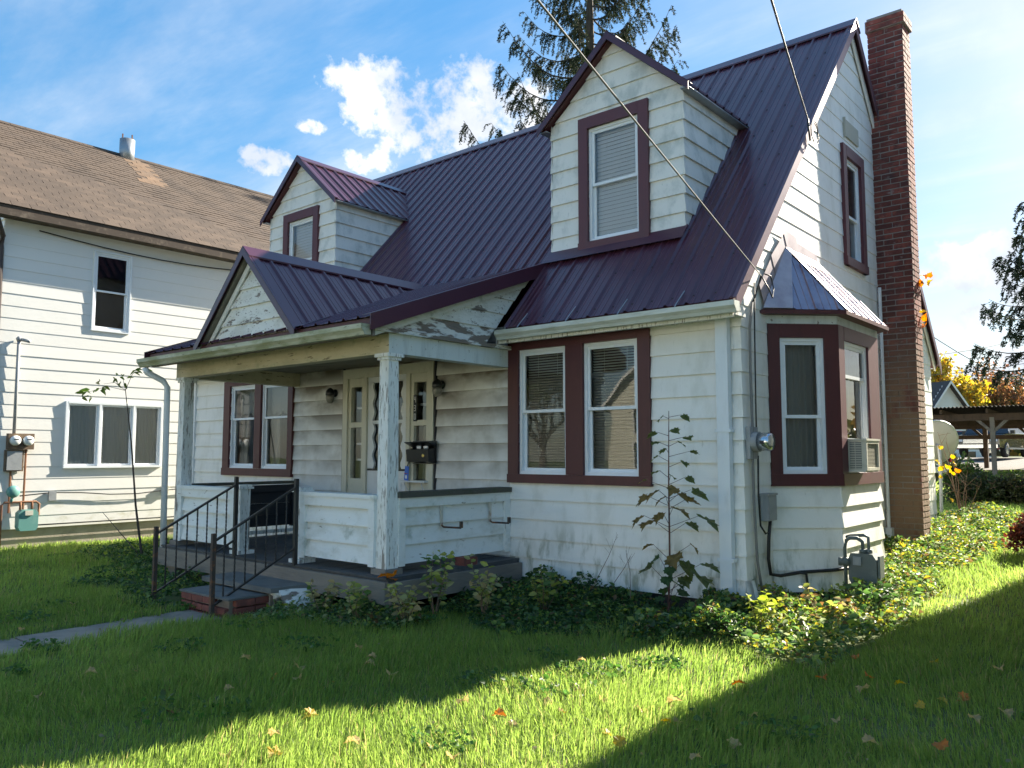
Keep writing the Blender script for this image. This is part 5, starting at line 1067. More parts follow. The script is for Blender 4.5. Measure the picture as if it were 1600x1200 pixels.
def bed_height(x, y):
    """height of the ground cover above the ground; 0 where the mown lawn is"""
    h = np.zeros_like(x)
    wob = .22*np.sin(x*2.3+1)+.12*np.sin(x*5.1)+.08*np.sin(y*4.3)
    # in front of the house, right of the porch
    e = -1.75+wob*.8; a = np.clip((y-e)/.9, 0, 1)*(y < -.03)*(x > -3.4)*(x < .35); h = np.maximum(h, a*(.28-.24*np.clip((x+1.6)/1.0, 0, 1)))
    # below the porch corner and deck edge
    e = -2.65+wob*.6; a = np.clip((y-e)/.6, 0, 1)*(y < -1.9)*(x > -3.95)*(x < -2.2); h = np.maximum(h, a*.20)
    # along the gable wall
    e = 1.22+.10*np.sin(y*1.7)+.07*np.sin(y*4.1); a = np.clip((e-x)/.5, 0, 1)*(x > .02)*(y > -1.35+.2*np.sin(x*5))*(y < 8.6); ins = (x < .58) & (y > .6) & (y < 2.95); h = np.maximum(h, np.where(ins, 0, a*.22))
    e = -1.35+.25*np.sin(x*4); a = np.clip((y-e)/.45, 0, 1)*(x > -.4)*(x < 1.25)*(y < 0); h = np.maximum(h, a*.20)
    # left of the steps
    a = np.clip((y+3.15+wob)/.6, 0, 1)*(y < -2.0)*(x > -7.4)*(x < -5.0); h = np.maximum(h, a*.17)
    a = np.clip((y+2.2+wob)/.8, 0, 1)*(y < -.05)*(x > -10.4)*(x < -7.15); h = np.maximum(h, a*.13)
    return h
def lawn():
    # blades: dense near the camera, thinner and wider further off
    X = []; Y = []; Wd = []; H = []
    def patch(x0, x1, y0, y1, dens, wd, ht):
        n = int((x1-x0)*(y1-y0)*dens); x = rng.uniform(x0, x1, n); y = rng.uniform(y0, y1, n)
        d = np.hypot(x-CAM.x, y-CAM.y); keep = d > 1.2
        # view cone with a margin
        az = np.arctan2(-(x-CAM.x), y-CAM.y)-YAW; keep &= (np.abs(az) < rad(48)) | (d < 3)
        bh = bed_height(x, y); keep &= rng.random(n) > np.clip(bh/.10, 0, 1)
        keep &= ~inside(x, y, -4.73+.05*np.sin(y*5)+.04*np.sin(y*19), -4.15+.05*np.sin(y*4+1)+.04*np.sin(y*17), -12.4, -2.75)
        keep &= ~inside(x, y, XL, 0, -.02, 7.1) & ~inside(x, y, -7.2, -2.68, -2.0, 0) & ~inside(x, y, -25, -12.1, -2.4, 9.5) & ~inside(x, y, -5.0, -4.0, -2.85, -2) & ~inside(x, y, 0, .5, .7, 2.9)
        x = x[keep]; y = y[keep]; X.append(x); Y.append(y); k = len(x); Wd.append(np.full(k, wd)*rng.uniform(.7, 1.3, k)); tuft = np.sin(x*7.3+2*np.sin(y*3.1))*np.sin(y*8.1+1.7*np.sin(x*2.7)); H.append(ht*rng.uniform(.45, 1.25, k)*(1+.35*np.sin(x*1.9+y)*np.sin(y*2.3-x)+.45*np.clip(tuft, 0, 1)**2))
    patch(-3.5, 4.2, -6.0, -2.6, 5200, .0048, .080)
    patch(-7.5, -3.5, -6.5, -2.0, 2600, .0062, .085); patch(-3.5, 4.2, -2.6, .5, 3400, .0055, .080); patch(.6, 4.2, .5, 5, 2000, .007, .075)
    patch(-13, -7.5, -6.5, .3, 1100, .010, .085); patch(-2, 4, 5, 12, 700, .012, .07); patch(-4, 4, 12, 26, 160, .022, .07)
    x = np.concatenate(X); y = np.concatenate(Y); wd = np.concatenate(Wd); h = np.concatenate(H); n = len(x)
    a = rng.uniform(0, 2*PI, n); lean = rng.gamma(2.2, .16, n)*h; la = rng.uniform(0, 2*PI, n)*.6+.4*np.sin(x*2.2+1.3*y)*PI
    base = np.stack([x, y, g(x, y)-.01], 1); sd = np.stack([np.cos(a), np.sin(a), 0*a], 1)*wd[:, None]/2; ld = np.stack([np.cos(la), np.sin(la), 0*la], 1)
    mid = base+ld*(lean*.35)[:, None]+np.array([0, 0, 1])*(h*.58)[:, None]; tip = base+ld*(lean*1.15)[:, None]+np.array([0, 0, 1])*(h*np.clip(1.02-lean/h*.35, .5, 1))[:, None]
    V = np.stack([base-sd, base+sd, mid-sd*.8, mid+sd*.8, tip], 1).reshape(-1, 3); i = np.arange(n)[:, None]*5
    F = np.concatenate([i+np.array([[0, 1, 3]]), i+np.array([[0, 3, 2]]), i+np.array([[2, 3, 4]])], 0)
    patchy = .5+.5*np.sin(x*1.3+.7*np.sin(y*2.1))*np.sin(y*1.1+.5*np.sin(x*1.7)); c = np.array([.138, .200, .048])*(1-patchy[:, None])+np.array([.190, .250, .066])*patchy[:, None]
    c = c*(1+rng.normal(0, .18, (n, 1))); dry = rng.random(n) < .05; c[dry] = np.array([.28, .24, .11]); pale = rng.random(n) < .10; c[pale] = np.array([.20, .25, .08]); c = np.clip(c, .005, 1)
    o = npmesh('lawn_grass', V, F, GRASSM, col=np.repeat(c, 5, 0), kind='stuff'); tag(o, 'green mown lawn grass with long loose blades', 'grass')
lawn()

def groundcover():
    def scatter(name, label, x0, x1, y0, y1, n, size, cols, wts, hmin=.02, hscale=1.):
        x = rng.uniform(x0, x1, n); y = rng.uniform(y0, y1, n); h = bed_height(x, y); k = h > hmin; k &= ~inside(x, y, -7.15, -2.66, -2.03, 0) & ~inside(x, y, -5.25, -3.9, -2.9, -2)
        x, y, h = x[k], y[k], h[k]; n = len(x); lump = .55+.45*np.sin(x*6.1+np.sin(y*5))*np.sin(y*5.3+1.1*np.sin(x*3))
        t = rng.random(n)**.55; z = g(x, y)+h*hscale*lump*t*1.25+.015
        D = rng.normal(size=(n, 3))*np.array([1, 1, .45]); D[:, 2] += .12; S = size*np.clip(rng.lognormal(0, .38, n), .4, 2.2)
        ci = rng.choice(len(cols), n, p=wts); c = np.array(cols)[ci]*(1+rng.normal(0, .16, (n, 1))); c = np.clip(c, .004, .9)
        V, F, cc = leaves(np.stack([x, y, z], 1), D, S, c, .62); o = npmesh(name, V, F, LEAF, col=cc, kind='stuff'); return tag(o, label, 'ground cover')
    DG = (.028, .065, .020); MG = (.055, .110, .028); YG = (.20, .25, .045); LG = (.12, .19, .065); BR = (.13, .085, .04); YE = (.36, .29, .05); PG = (.24, .28, .15)
    scatter('ground_cover', 'dark green low ground cover growing along the front wall', -3.5, .4, -2.7, -.03, 30000, .036, [DG, MG, YG, LG, BR], [.42, .30, .09, .13, .06])
    scatter('ground_cover', 'sunlit yellow green ivy growing along the chimney wall', -.45, 1.5, -1.6, 8.6, 42000, .037, [MG, YG, LG, PG, YE, BR], [.25, .28, .2, .12, .08, .07])
    scatter('ground_cover', 'pale green creeping plants left of the porch steps', -10.4, -4.9, -3.6, -.05, 24000, .036, [DG, MG, LG, YG], [.3, .4, .2, .1])
    scatter('ground_cover', 'grey green creeping plants under the porch edge', -3.95, -2.2, -2.9, -1.95, 8000, .034, [MG, LG, PG, YG, BR], [.25, .3, .25, .15, .05], hscale=.8)
groundcover()

def weed(loc, h, n, label, cols, size=.075, spread=.22, name='leafy_weed', grp=None):
    t = thing(name, label, 'weed', loc, grp); loc = Vector(loc); m = MB(); C = []; D = []
    for k in range(n):
        a = random.uniform(0, 2*PI); tip = loc+Vector((math.cos(a)*spread*random.uniform(.2, 1.2), math.sin(a)*spread*random.uniform(.2, 1.2), h*random.uniform(.6, 1.05)))
        midp = loc.lerp(tip, .5)+Vector((random.uniform(-.04, .04), random.uniform(-.04, .04), .04)); m.tube([loc, midp, tip], [.004, .003, .0015], 5)
        for i in range(13):
            f = .3+.7*i/12; p = loc.lerp(midp, f*2) if f < .5 else midp.lerp(tip, f*2-1); b = a+i*2.4; C.append(tuple(p)); D.append((math.cos(b), math.sin(b), random.uniform(-.2, .5)))
    m.build('stem', TWIG, t); C = np.array(C); k = len(C); ci = rng.choice(len(cols), k); c = np.clip(np.array(cols)[ci]*(1+rng.normal(0, .15, (k, 1))), .004, .9)
    V, F, cc = leaves(C, np.array(D), size*rng.uniform(.6, 1.25, k), c, .55); npmesh('foliage', V, F, LEAF, t, cc)
YG, PG, GG, TN = (.22, .25, .06), (.28, .29, .14), (.07, .13, .035), (.30, .25, .13)
for i, (x, y, h, n, lab, cs) in enumerate([
    (-2.35, -1.70, .62, 8, 'yellowing leafy weed growing beside the porch corner post', [YG, PG, GG]), (-1.95, -1.45, .55, 7, 'pale leafy weed growing beside the porch side railing', [PG, YG, TN]),
    (-2.75, -2.30, .38, 6, 'low light green weed under the porch deck corner', [GG, YG, PG]), (-3.35, -2.25, .34, 5, 'dry brownish weed under the porch deck edge', [TN, GG, PG]),
    (-1.55, -1.05, .50, 7, 'tall dull green weed between the porch and the maple sapling', [GG, YG]), (-2.25, -2.15, .40, 7, 'bushy yellow green weed at the lawn edge by the porch', [YG, PG, TN]),
    (.45, -.75, .34, 6, 'bright yellow green weed at the corner downspout', [(.22, .27, .04), YG]), (.85, -.35, .36, 7, 'sunlit weed with browned leaves beside the corner', [TN, YG, (.18, .10, .04)]), (1.0, .45, .32, 7, 'dark green bushy weed in front of the gas meter', [GG, (.03, .06, .02)])]):
    weed((x, y, gz(x, y)), h, n, lab, cs)
def dry_stalk(p, q, label):
    p = Vector(p); q = Vector(q); m = MB(); m.tube([p, p.lerp(q, .5)+Vector((.01, .02, .015)), q], [.0035, .003, .0015], 5)
    for i in range(5): a = p.lerp(q, .6+.08*i); m.tube([a, a+Vector((random.uniform(-.08, .08), random.uniform(-.04, .04), random.uniform(.04, .12)))], .001, 4)
    tag(m.build('dry_stalk', TWIG), label, 'weed', 'dry stalks in front of the house')
for (a, b, c, d) in [(855, 960, 868, 905), (935, 985, 945, 935), (962, 1000, 950, 935), (1070, 960, 1120, 945), (930, 910, 965, 835), (985, 935, 978, 860), (800, 1000, 840, 970), (960, 910, 985, 870)]:
    p = pix(a, b, 'y', -.75); q = pix(c, d, 'y', -.55 if d > 880 else -.25); dry_stalk(p, q, 'thin dry weed stalk standing in the dark ground cover by the front wall')

# maple leaf outline
MAPLE = [(0, 0), (.14, .06), (.34, .0), (.37, .17), (.54, .30), (.45, .40), (.50, .62), (.33, .58), (.24, .74), (.14, .72), (0, 1.0), (-.14, .72), (-.24, .74), (-.33, .58), (-.50, .62), (-.45, .40), (-.54, .30), (-.37, .17), (-.34, .0), (-.14, .06)]
def maple_mesh(name, col, curl=.12):
    V = [(x*(1-.25*abs(x)), y, curl*(abs(x)*1.2-(y-.45)**2*1.5)+.05*math.sin(9*x+5*y)) for x, y in MAPLE]+[(0, .42, .02)]; n = len(MAPLE); me = bpy.data.meshes.new(name); me.from_pydata(V, [], [(i, (i+1) % n, n) for i in range(n)])
    at = me.color_attributes.new('Col', 'FLOAT_COLOR', 'POINT'); cc = np.ones((n+1, 4), np.float32); cc[:, :3] = np.array(col)*(1+rng.normal(0, .18, (n+1, 1))); at.data.foreach_set('color', np.clip(cc, 0, 1).ravel()); me.materials.append(LEAF); return me
LG_ = maple_mesh('leaf', (.085, .105, .025), .10); LB_ = maple_mesh('leaf', (.135, .095, .03), .14); LS_ = maple_mesh('leaf', (.04, .08, .025), .10); LY_ = maple_mesh('leaf', (.42, .28, .03), .3); LT_ = maple_mesh('leaf', (.38, .27, .12), .45); LO_ = maple_mesh('leaf', (.42, .13, .02), .3)
def maple_sapling():
    b = pix(1044, 935, 'y', -.42); top = pix(1045, 642, 'y', -.36); b.z = gz(b.x, b.y); t = thing('maple_sapling', 'young maple sapling with large dull leaves in front of the white wall', 'sapling', b)
    m = MB(); m.tube([b, b.lerp(top, .3)+Vector((.012, 0, 0)), b.lerp(top, .65), top], [.011, .009, .007, .003], 7); m.build('stem', STEM, t)
    L = [(1035, 650, .10, 0), (1065, 648, .10, 0), (1050, 670, .10, 0), (1026, 675, .11, 0), (1072, 682, .11, 0), (1040, 700, .10, 0), (1078, 705, .10, 0), (1028, 712, .11, 0), (1068, 720, .10, 0), (1030, 735, .11, 0), (1072, 745, .10, 0), (1048, 742, .10, 0),
         (1012, 775, .17, 1), (1028, 765, .18, 1), (1052, 792, .20, 1), (1080, 765, .19, 0), (1095, 805, .24, 0), (1072, 780, .16, 1), (1005, 805, .17, 1), (1020, 812, .19, 1), (1020, 850, .12, 1), (1052, 865, .20, 1), (1068, 875, .20, 0), (1018, 885, .20, 0), (1090, 895, .25, 0), (1098, 880, .18, 0), (1040, 900, .13, 2), (1055, 910, .14, 2), (1038, 918, .12, 2), (1058, 925, .13, 2), (1062, 770, .12, 1), (1010, 750, .1, 1), (1035, 800, .15, 1), (1075, 815, .14, 0), (1030, 870, .13, 2), (1065, 900, .14, 0), (1080, 850, .12, 1), (1045, 885, .13, 2), (1028, 690, .1, 0), (1060, 690, .1, 0), (1055, 760, .13, 1), (1040, 775, .14, 1), (1050, 930, .12, 2), (1035, 932, .11, 2)]
    for px, py, s, kind in L:
        p = pix(px, py, 'y', -.42+random.uniform(-.13, .10)); f = min(max((py+12-642)/(935-642), 0), 1); a = top.lerp(b, max(f-.03, 0)); MB().tube([a, p], [.003, .0018], 5).build('twig', STEM, t)
        d = (p-a); az = math.atan2(-d.x, d.y)+random.uniform(-.5, .5)
        o = inst('leaf', (LG_, LB_, LS_)[kind], t, p, (random.uniform(-.9, -.25), random.uniform(-.5, .5), az), (s*1.05,)*3)
maple_sapling()
def yard_sapling():
    b = Vector((-9.2, -1.25, gz(-9.2, -1.25))); t = thing('thin_sapling', 'thin bare sapling with a few leaves on top before the white neighbour house', 'sapling', b); top = pix(196, 610, 'y', -1.25); m = MB()
    m.tube([b, pix(212, 790, 'y', -1.25), pix(205, 690, 'y', -1.25), top], [.02, .016, .012, .006], 7); tips = [pix(140, 612, 'y', -1.3), pix(188, 590, 'y', -1.2), pix(217, 575, 'y', -1.25), pix(162, 600, 'y', -1.25)]
    for q in tips: m.tube([top, top.lerp(q, .5)+Vector((0, 0, .08)), q], [.005, .004, .002], 5)
    s = pix(160, 800, 'y', -1.5); m.tube([b, s], [.01, .004], 5); m.build('trunk', BARK, t)
    C = []; D = []
    for q in tips:
        for i in range(9): C.append(tuple(q+Vector((random.uniform(-.10, .10), random.uniform(-.1, .1), random.uniform(-.10, .05))))); D.append((random.uniform(-1, 1), random.uniform(-1, 1), random.uniform(-.7, .2)))
    V, F, cc = leaves(np.array(C), np.array(D), rng.uniform(.10, .18, len(C)), jit(len(C), (.085, .13, .025), .25), .4); npmesh('crown', V, F, LEAF, t, cc)
yard_sapling()

def litter():
    n = 2600; x = rng.uniform(-6, 3.6, n); y = rng.uniform(-5.8, 1.5, n); drift = np.sin(x*1.9+2)*np.sin(y*2.7+x)+.35*np.sin(x*6)*np.sin(y*7); k = (rng.random(n) < np.clip(.12+.5*drift, .03, .6)) & (bed_height(x, y) < .16) & ~inside(x, y, -7.3, -2.6, -2.1, 0); k &= ~inside(x, y, XL, .1, -.1, 7.1)
    x, y = x[k], y[k]; n = len(x); C = np.stack([x, y, g(x, y)+rng.uniform(.01, .05, n)], 1); cols = np.array([(.26, .18, .08), (.16, .10, .05), (.34, .25, .07), (.22, .19, .13)])[rng.integers(0, 4, n)]
    V, F, cc = leaves(C, rng.normal(size=(n, 3))*np.array([1, 1, .3]), rng.uniform(.012, .038, n), np.clip(cols*(1+rng.normal(0, .2, (n, 1))), .01, .9), .6); tag(npmesh('leaf_litter', V, F, LEAF, col=cc, kind='stuff'), 'small dry leaf crumbs scattered through the lawn', 'leaf litter')
    P = []
    for _ in range(46):
        cx, cy = random.uniform(-6.5, 3.2), random.uniform(-5.2, -1.2)
        if bed_height(np.array([cx]), np.array([cy]))[0] > .05 or -4.8 < cx < -4.0: continue
        m = random.randint(40, 130); r = random.uniform(.08, .32); a = rng.uniform(0, 2*PI, m); q = r*np.sqrt(rng.random(m)); P.append(np.stack([cx+np.cos(a)*q, cy+np.sin(a)*q*.8, 0*a], 1))
    C = np.concatenate(P); n = len(C); C[:, 2] = g(C[:, 0], C[:, 1])+rng.uniform(.02, .07, n); V, F, cc = leaves(C, rng.normal(size=(n, 3))*np.array([1, 1, .35]), rng.uniform(.018, .05, n), jit(n, (.06, .12, .028), .2), .75); tag(npmesh('lawn_clover', V, F, LEAF, col=cc, kind='stuff'), 'patches of round leaved clover growing in the lawn', 'clover')
litter()

# fallen leaves on the lawn
def fallen():
    spots = [(864, 432, 2), (780, 378, 1), (1125, 343, 1), (700, 477, 1), (610, 330, 1), (925, 440, 1), (1175, 375, 1), (1540, 550, 2), (990, 545, 0), (845, 615, 1), (890, 672, 1), (870, 668, 0), (700, 682, 1), (1125, 640, 1), (62, 288, 1), (265, 420, 1), (1220, 425, 1), (1140, 390, 1), (1350, 655, 0), (1410, 685, 1), (930, 400, 1), (230, 205, 1), (1430, 515, 1), (125, 490, 1)]
    S = [(x*.5, 840+y*.5, k) for x, y, k in spots]
    S += [(800+x*.5, 880+y*.5, k) for x, y, k in [(195, 395, 1), (290, 432, 1), (150, 460, 2), (465, 488, 0), (503, 490, 1), (610, 455, 0), (740, 475, 1), (1110, 385, 1), (1195, 378, 0), (1290, 448, 0), (1430, 475, 1), (1530, 455, 1), (1518, 328, 1), (685, 378, 2), (1075, 298, 2), (325, 570, 0), (280, 525, 0), (15, 495, 1), (100, 432, 1), (410, 465, 0), (715, 560, 1), (1015, 495, 1), (1430, 418, 2), (1350, 580, 2), (485, 437, 1), (960, 355, 2), (1120, 355, 2), (1310, 308, 0), (1330, 420, 0), (1095, 555, 1), (560, 610, 1), (230, 300, 1)]]
    NM = ['yellow', 'tan', 'orange']; ME = [LY_, LT_, LO_]
    for px, py, k in S:
        p = pix(px, py, 'z', -.1)
        for _ in range(4): p = pix(px, py, 'z', gz(p.x, p.y)+.048)
        o = inst('fallen_leaf', ME[k], None, p, (random.uniform(-.5, .5), random.uniform(-.5, .5), random.uniform(0, 6.3)), (random.uniform(.055, .10),)*3)
        wh = 'the shaded lawn between the path and the porch weeds' if p.x < -.55+.19*(p.y+2) else ('the sunlit strip of lawn' if p.x < .9+.15*(p.y+2.5) else 'the shaded lawn beside the ivy bed')
        tag(o, 'dry %s maple leaf lying in %s' % (NM[k], wh), 'leaf', 'fallen %s leaves in %s' % (NM[k], wh))
    p = pix(612, 903, 'y', -1.95)
    for i in range(3): o = inst('fallen_leaf', LO_, None, p+Vector((.03*i-.03, -.02, .012*i)), (.4*i-.3, .3, 2.1*i), (.13,)*3); tag(o, 'brown orange maple leaf caught at the foot of the porch corner post', 'leaf', 'leaves at the porch post')
fallen()

def limb(m, p, d, r, ln, depth, tips, spread=.6, upk=.15):
    """recursive limb; collects twig end points"""
    n = 4; pts = [Vector(p)]; dd = Vector(d).normalized()
    for i in range(n): dd = (dd+Vector((random.uniform(-.18, .18), random.uniform(-.18, .18), random.uniform(-.08, .18)+upk*.2))).normalized(); pts.append(pts[-1]+dd*ln/n)
    m.tube(pts, [r*(1-.55*i/n) for i in range(n+1)], 6 if depth > 1 else 4, cap=False)
    if depth == 0: tips.append(pts[-1]); tips.append(pts[2]); return
    for k in range(random.choice((2, 3, 3))):
        q = pts[random.choice((2, 3, 4))]; a = random.uniform(0, 2*PI); sd = Vector((math.cos(a), math.sin(a), random.uniform(-.1, .6))); limb(m, q, (dd*.8+sd*spread).normalized(), r*.5, ln*random.uniform(.6, .8), depth-1, tips, spread, upk)
    limb(m, pts[-1], dd, r*.45, ln*.75, depth-1, tips, spread, upk)
def broadleaf(name, label, x, y, h, r, col, nleaf, lsz=.14, bare=.0, seed=1):
    random.seed(seed); z = gz(x, y)-.1; t = thing(name, label, 'tree', (x, y, z+.1)); m = MB(); tips = []; p0 = Vector((x, y, z)); fork = p0+Vector((0, 0, h*.28)); m.tube([p0, p0.lerp(fork, .5)+Vector((.05, 0, 0)), fork], [h*.03, h*.024, h*.02], 9)
    for k in range(6): a = k*1.05+random.uniform(-.3, .3); limb(m, fork-Vector((0, 0, random.uniform(0, h*.05))), (math.cos(a)*.75*r/(h*.4), math.sin(a)*.75*r/(h*.4), 1.0), h*.014, h*.30, 3, tips)
    limb(m, fork, (0, 0, 1), h*.016, h*.36, 3, tips); m.build('trunk', BARK, t, smooth=True)
    T = np.array([tuple(q) for q in tips]); k = rng.choice(len(T), nleaf); C = T[k]+rng.normal(0, h*.030, (nleaf, 3)); D = rng.normal(size=(nleaf, 3))-np.array([0, 0, .3])
    V, F, cc = leaves(C, D, lsz*rng.uniform(.6, 1.4, nleaf), jit(nleaf, col, .28), .6); npmesh('crown', V, F, LEAF, t, cc)
p = pix(1490, 640, 'y', 62.0); broadleaf('yellow_maple', 'bright yellow autumn maple behind the white gabled house', p.x, 62.0, 6.3, 3.4, (.36, .27, .05), 9000, .30, seed=3)
p = pix(1548, 640, 'y', 66.0); broadleaf('brown_oak', 'thinly leaved brown autumn tree beyond the carport', p.x, 66.0, 6.4, 3.0, (.17, .09, .045), 2600, .26, seed=5)
p = pix(1600, 660, 'y', 72.0); broadleaf('green_tree', 'yellowing green tree beyond the gravel yard', p.x, 72.0, 6.2, 3.4, (.13, .13, .035), 5200, .30, seed=9)
for i, (x, y, h, c, lab) in enumerate([(-13, -38, 11, (.05, .08, .02), 'tall green tree between the houses across the street'), (3, -40, 12, (.22, .13, .03), 'orange tree behind the houses across the street'), (-26, -30, 9, (.09, .11, .03), 'yellow green tree beside the cream house across the street')]): broadleaf('street_tree', lab, x, y, h, 4, c, 3500, .34, seed=20+i)

def conifer(name, label, x, y, h, r, droop, nb, col, seed, z0=.12, upsweep=.0, needle=.030, tw_len=.5, z1=1.):
    """trunk, whorled branches and hanging twigs clad in needles"""
    random.seed(seed); z = gz(x, y)-.1; t = thing(name, label, 'tree', (x, y, z+.1)); m = MB(); base = Vector((x, y, z)); m.tube([base, base+Vector((.1, 0, h*.5)), base+Vector((.05, .05, h))], [h*.018, h*.011, .02], 9); C = []; D = []; S = []
    for k in range(nb):
        f = z0+(z1-z0)*(k/nb)**.9; a = k*2.4+random.uniform(-.4, .4); ln = r*(1-f)**.75*random.uniform(.75, 1.12)+.35; o = base+Vector((.06, .03, h*f)); hd = Vector((math.cos(a), math.sin(a), 0)); n = 9; pts = []
        for i in range(n+1):
            s = i/n; pts.append(o+hd*ln*s+Vector((0, 0, ln*(-droop*math.sin(s*PI*.75)*.55+upsweep*s*s*.9)))+Vector((random.uniform(-.03, .03), random.uniform(-.03, .03), 0))*ln*.3)
        m.tube(pts, [max(.045*ln/3*(1-s/n*.9), .006) for s in range(n+1)], 5, cap=False)
        for i in range(int(ln*15)):                       # twigs
            s = random.uniform(.18, 1.0); q = s*n; j = min(int(q), n-1); p = pts[j].lerp(pts[j+1], q-j); sd = hd.cross(Vector((0, 0, 1)))*random.choice((-1, 1)); tl = tw_len*random.uniform(.35, 1.0)*(1.15-.4*s)
            d0 = (hd*.55+sd*random.uniform(.1, .8)+Vector((0, 0, -random.uniform(.2, 1.3)))).normalized(); e = p+d0*tl*.5; e2 = e+(d0*.4+Vector((0, 0, -.75))).normalized()*tl*.5
            m.tube([p, e, e2], [.006, .004, .002], 3, cap=False)
            for u in range(int(tl*84)):
                v = random.random(); c = p.lerp(e, v*2) if v < .5 else e.lerp(e2, v*2-1); C.append(tuple(c)); D.append(tuple(d0*.6+Vector((random.gauss(0, .6), random.gauss(0, .6), random.gauss(-.15, .5))))); S.append(random.uniform(.7, 1.3)*needle*2.6)
    m.build('trunk', BARK, t); C = np.array(C); n = len(C); V, F, cc = leaves(C, np.array(D), np.array(S), jit(n, col, .25), .30, 0, 0); npmesh('crown', V, F, NEEDLE, t, cc)
p = pix(922, 400, 'y', 22.0); conifer('spruce_tree', 'tall sparse spruce with upswept branches rising behind the roof', p.x, 22.0, 28, 7.9, .42, 66, (.030, .040, .021), 11, z0=.38, upsweep=.62, needle=.036, tw_len=1.15, z1=.95)
p = pix(1660, 640, 'y', 19.0); conifer('hemlock_tree', 'dark drooping evergreen at the edge of the back yard', p.x+.45, 19.0, 9.0, 3.9, .50, 60, (.024, .036, .022), 12, z0=.42, upsweep=.12, needle=.036, tw_len=.75)

def clump_bush(name, label, cx, cy, rx, ry, h, n, col, size, seed=2, stems=18, cat='bush', zoff=0.):
    random.seed(seed); z = gz(cx, cy); t = thing(name, label, cat, (cx, cy, z)); m = MB(); C = []; 
    for k in range(stems): a = random.uniform(0, 2*PI); q = random.random()**.5; m.tube([(cx, cy, z-.05), (cx+math.cos(a)*rx*q*.5, cy+math.sin(a)*ry*q*.5, z+h*.5), (cx+math.cos(a)*rx*q, cy+math.sin(a)*ry*q, z+h*(1-.35*q*q)*random.uniform(.8, 1))], [.012, .008, .004], 5)
    m.build('stem', TWIG, t); th = rng.uniform(0, 2*PI, n); q = rng.random(n)**.4; lump = .82+.18*np.sin(th*5+1)*np.cos(th*3); hz = rng.random(n)**.5
    C = np.stack([cx+np.cos(th)*rx*q*lump*(1-.3*hz**3), cy+np.sin(th)*ry*q*lump*(1-.3*hz**3), z+h*hz*(1-.35*q*q)*(.85+.2*np.sin(th*7+q*9))], 1); D = rng.normal(size=(n, 3))+np.array([0, 0, .3])
    V, F, cc = leaves(C, D, size*rng.uniform(.6, 1.4, n), jit(n, col, .3), .6); npmesh('foliage', V, F, LEAF, t, cc); return t
for i, (px, dx, c, lab) in enumerate([(1535, 0, (.030, .046, .018), 'low dark yew bush behind the yellow leaved twigs'), (1590, .1, (.035, .042, .016), 'low dark yew bush beneath the carport timbers'), (1660, .2, (.032, .044, .018), 'low dark yew bush beside the evergreen')]):
    p = pix(px, 790, 'y', 11.3+dx); clump_bush('yew_bush', lab, p.x, 11.3+dx, .75, .55, .62, 3800, c, .06, 30+i, 18)
p = pix(1612, 872, 'y', 4.6); clump_bush('hydrangea', 'withered burgundy hydrangea at the sunlit lawn edge', p.x+.12, 4.6, .42, .42, .62, 2600, (.105, .032, .022), .05, 41)
p = pix(1525, 735, 'y', 12.6); clump_bush('green_shrub', 'leafy green shrub in front of the carport post', p.x-.25, 12.6, .5, .4, .95, 1600, (.05, .085, .025), .08, 43)
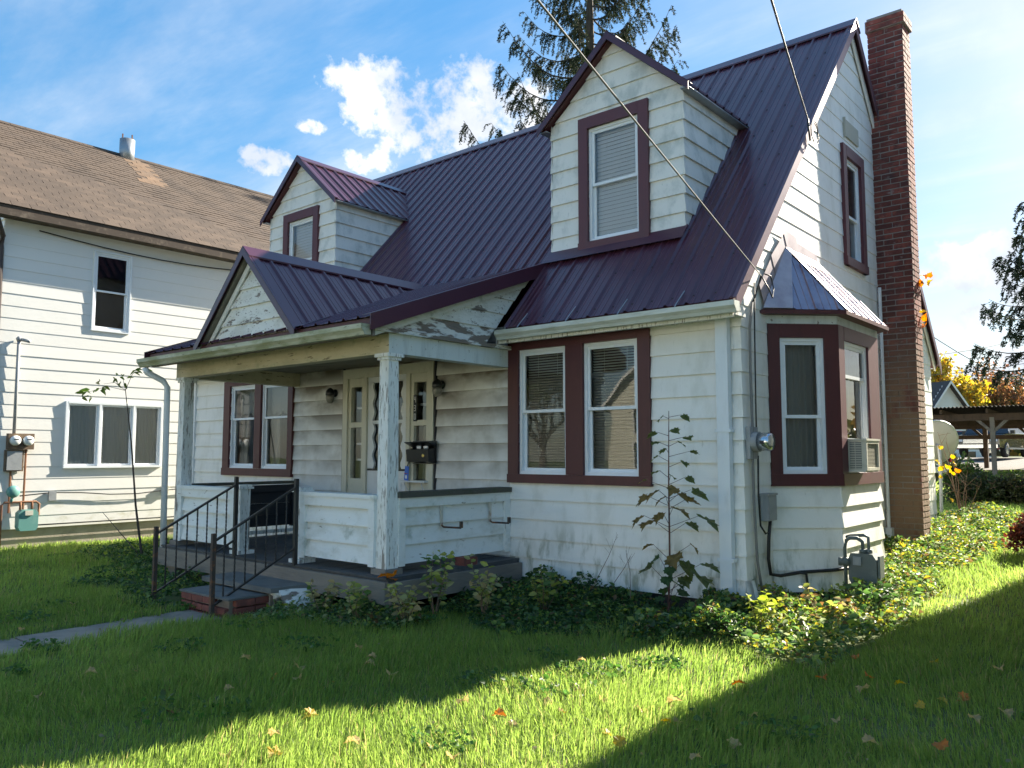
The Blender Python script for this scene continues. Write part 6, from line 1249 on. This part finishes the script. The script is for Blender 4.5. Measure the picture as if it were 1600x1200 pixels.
def twig_shrub():
    random.seed(6); t = thing('twiggy_shrub', 'bare brown twiggy shrub with yellow leaves beyond the house corner', 'shrub', (.25, 7.6, gz(.2, 7.6))); b = Vector((.25, 7.6, gz(0, 7.6))); m = MB()
    ends = [(1490, 705), (1505, 745), (1530, 760), (1540, 785), (1478, 690), (1515, 800), (1500, 770), (1480, 755), (1470, 715), (1465, 675), (1512, 735), (1495, 800)]
    for px, py in ends:
        q = pix(px, py, 'y', 7.5+random.uniform(-.4, .4)); k = b+Vector((random.uniform(-.06, .06), random.uniform(-.06, .06), 0)); mid = k.lerp(q, .5)+Vector((random.uniform(-.08, .08), 0, random.uniform(.0, .16))); m = MB(); m.tube([k, mid, q], [.010, .007, .003], 5)
        for _ in range(3): s = mid.lerp(q, random.random()); m.tube([s, s+Vector((random.uniform(-.2, .2), random.uniform(-.1, .1), random.uniform(-.1, .2)))], [.004, .002], 4)
        m.build('twig', TWIG, t)
    for px, py, s in [(1470, 702, .13), (1487, 716, .12), (1495, 738, .15), (1480, 732, .16), (1468, 725, .16), (1472, 735, .14), (1490, 742, .13), (1471, 748, .11), (1489, 785, .12), (1447, 715, .10), (1466, 735, .15), (1484, 738, .14), (1493, 728, .12)]:
        p = pix(px, py, 'y', 7.3+random.uniform(-.3, .3)); inst('leaf', LY_ if px != 1495 else LO_, t, p, (random.uniform(.3, 1.8), random.uniform(-.6, .6), random.uniform(0, 6)), (s*.72,)*3)
    for px, py, nm in ((1440, 435, 'upper'), (1440, 500, 'lower')):
        p = pix(px, py, 'x', .48); t2 = thing('chimney_creeper', 'orange leaved creeper sprig near the top of the sunlit chimney side' if nm == 'upper' else 'orange leaved creeper sprig half way down the sunlit chimney side', 'creeper', p); m = MB(); a = pix(1428, py+38, 'x', .47); m.tube([a, a.lerp(p, .6)+Vector((.03, 0, .05)), p+Vector((0, .1, 0))], [.006, .005, .002], 5); m.build('stem', TWIG, t2)
        for i in range(5): inst('leaf', LO_ if i % 3 else LY_, t2, p+Vector((random.uniform(-.02, .06), random.uniform(-.12, .22), random.uniform(-.14, .10))), (random.uniform(.3, 1.8), random.uniform(-.6, .6), random.uniform(0, 6)), (random.uniform(.09, .13),)*3)
twig_shrub()
def treeline():
    """far wood behind the yards"""
    n = 16000; a = rng.uniform(-1.2, .55, n); d = rng.uniform(95, 130, n); x = CAM.x-np.sin(-a)*d*1.0; x = CAM.x+np.sin(a)*d; y = CAM.y+np.cos(a)*d; hh = 4.5+1.8*np.sin(a*37)+1.5*np.sin(a*91); z = 1.0+hh*rng.random(n)**.7
    cols = np.array([(.05, .065, .02), (.16, .10, .03), (.10, .10, .03), (.035, .045, .02)])[(np.floor(a*40).astype(int)) % 4]; V, F, cc = leaves(np.stack([x, y, z], 1), rng.normal(size=(n, 3)), rng.uniform(.8, 1.8, n), np.clip(cols*(1+rng.normal(0, .25, (n, 1))), .004, 1), .7)
    tag(npmesh('far_wood', V, F, LEAF, col=cc, kind='stuff'), 'far band of autumn trees along the horizon', 'wood')
treeline()
# overhead lines in the distance, right of the chimney
for i, (a, b, lab) in enumerate([((1440, 558, 20), (1600, 528, 45), 'thin far wire rising to the right above the carport'), ((1470, 535, 26), (1620, 612, 30), 'thin far wire slanting down into the evergreen'), ((1480, 585, 50), (1640, 560, 60), 'thin far wire above the yellow maple')]):
    p = pix(a[0], a[1], 'y', a[2]); q = pix(b[0], b[1], 'y', b[2]); e = (q-p); p = p-e*.5; q = q+e*.5; m = MB(); m.tube([p.lerp(q, k/12)-Vector((0, 0, .5*4*(k/12)*(1-k/12)-.4)) for k in range(13)], .018, 5); tag(m.build('far_wire', CABLE), lab, 'wire')
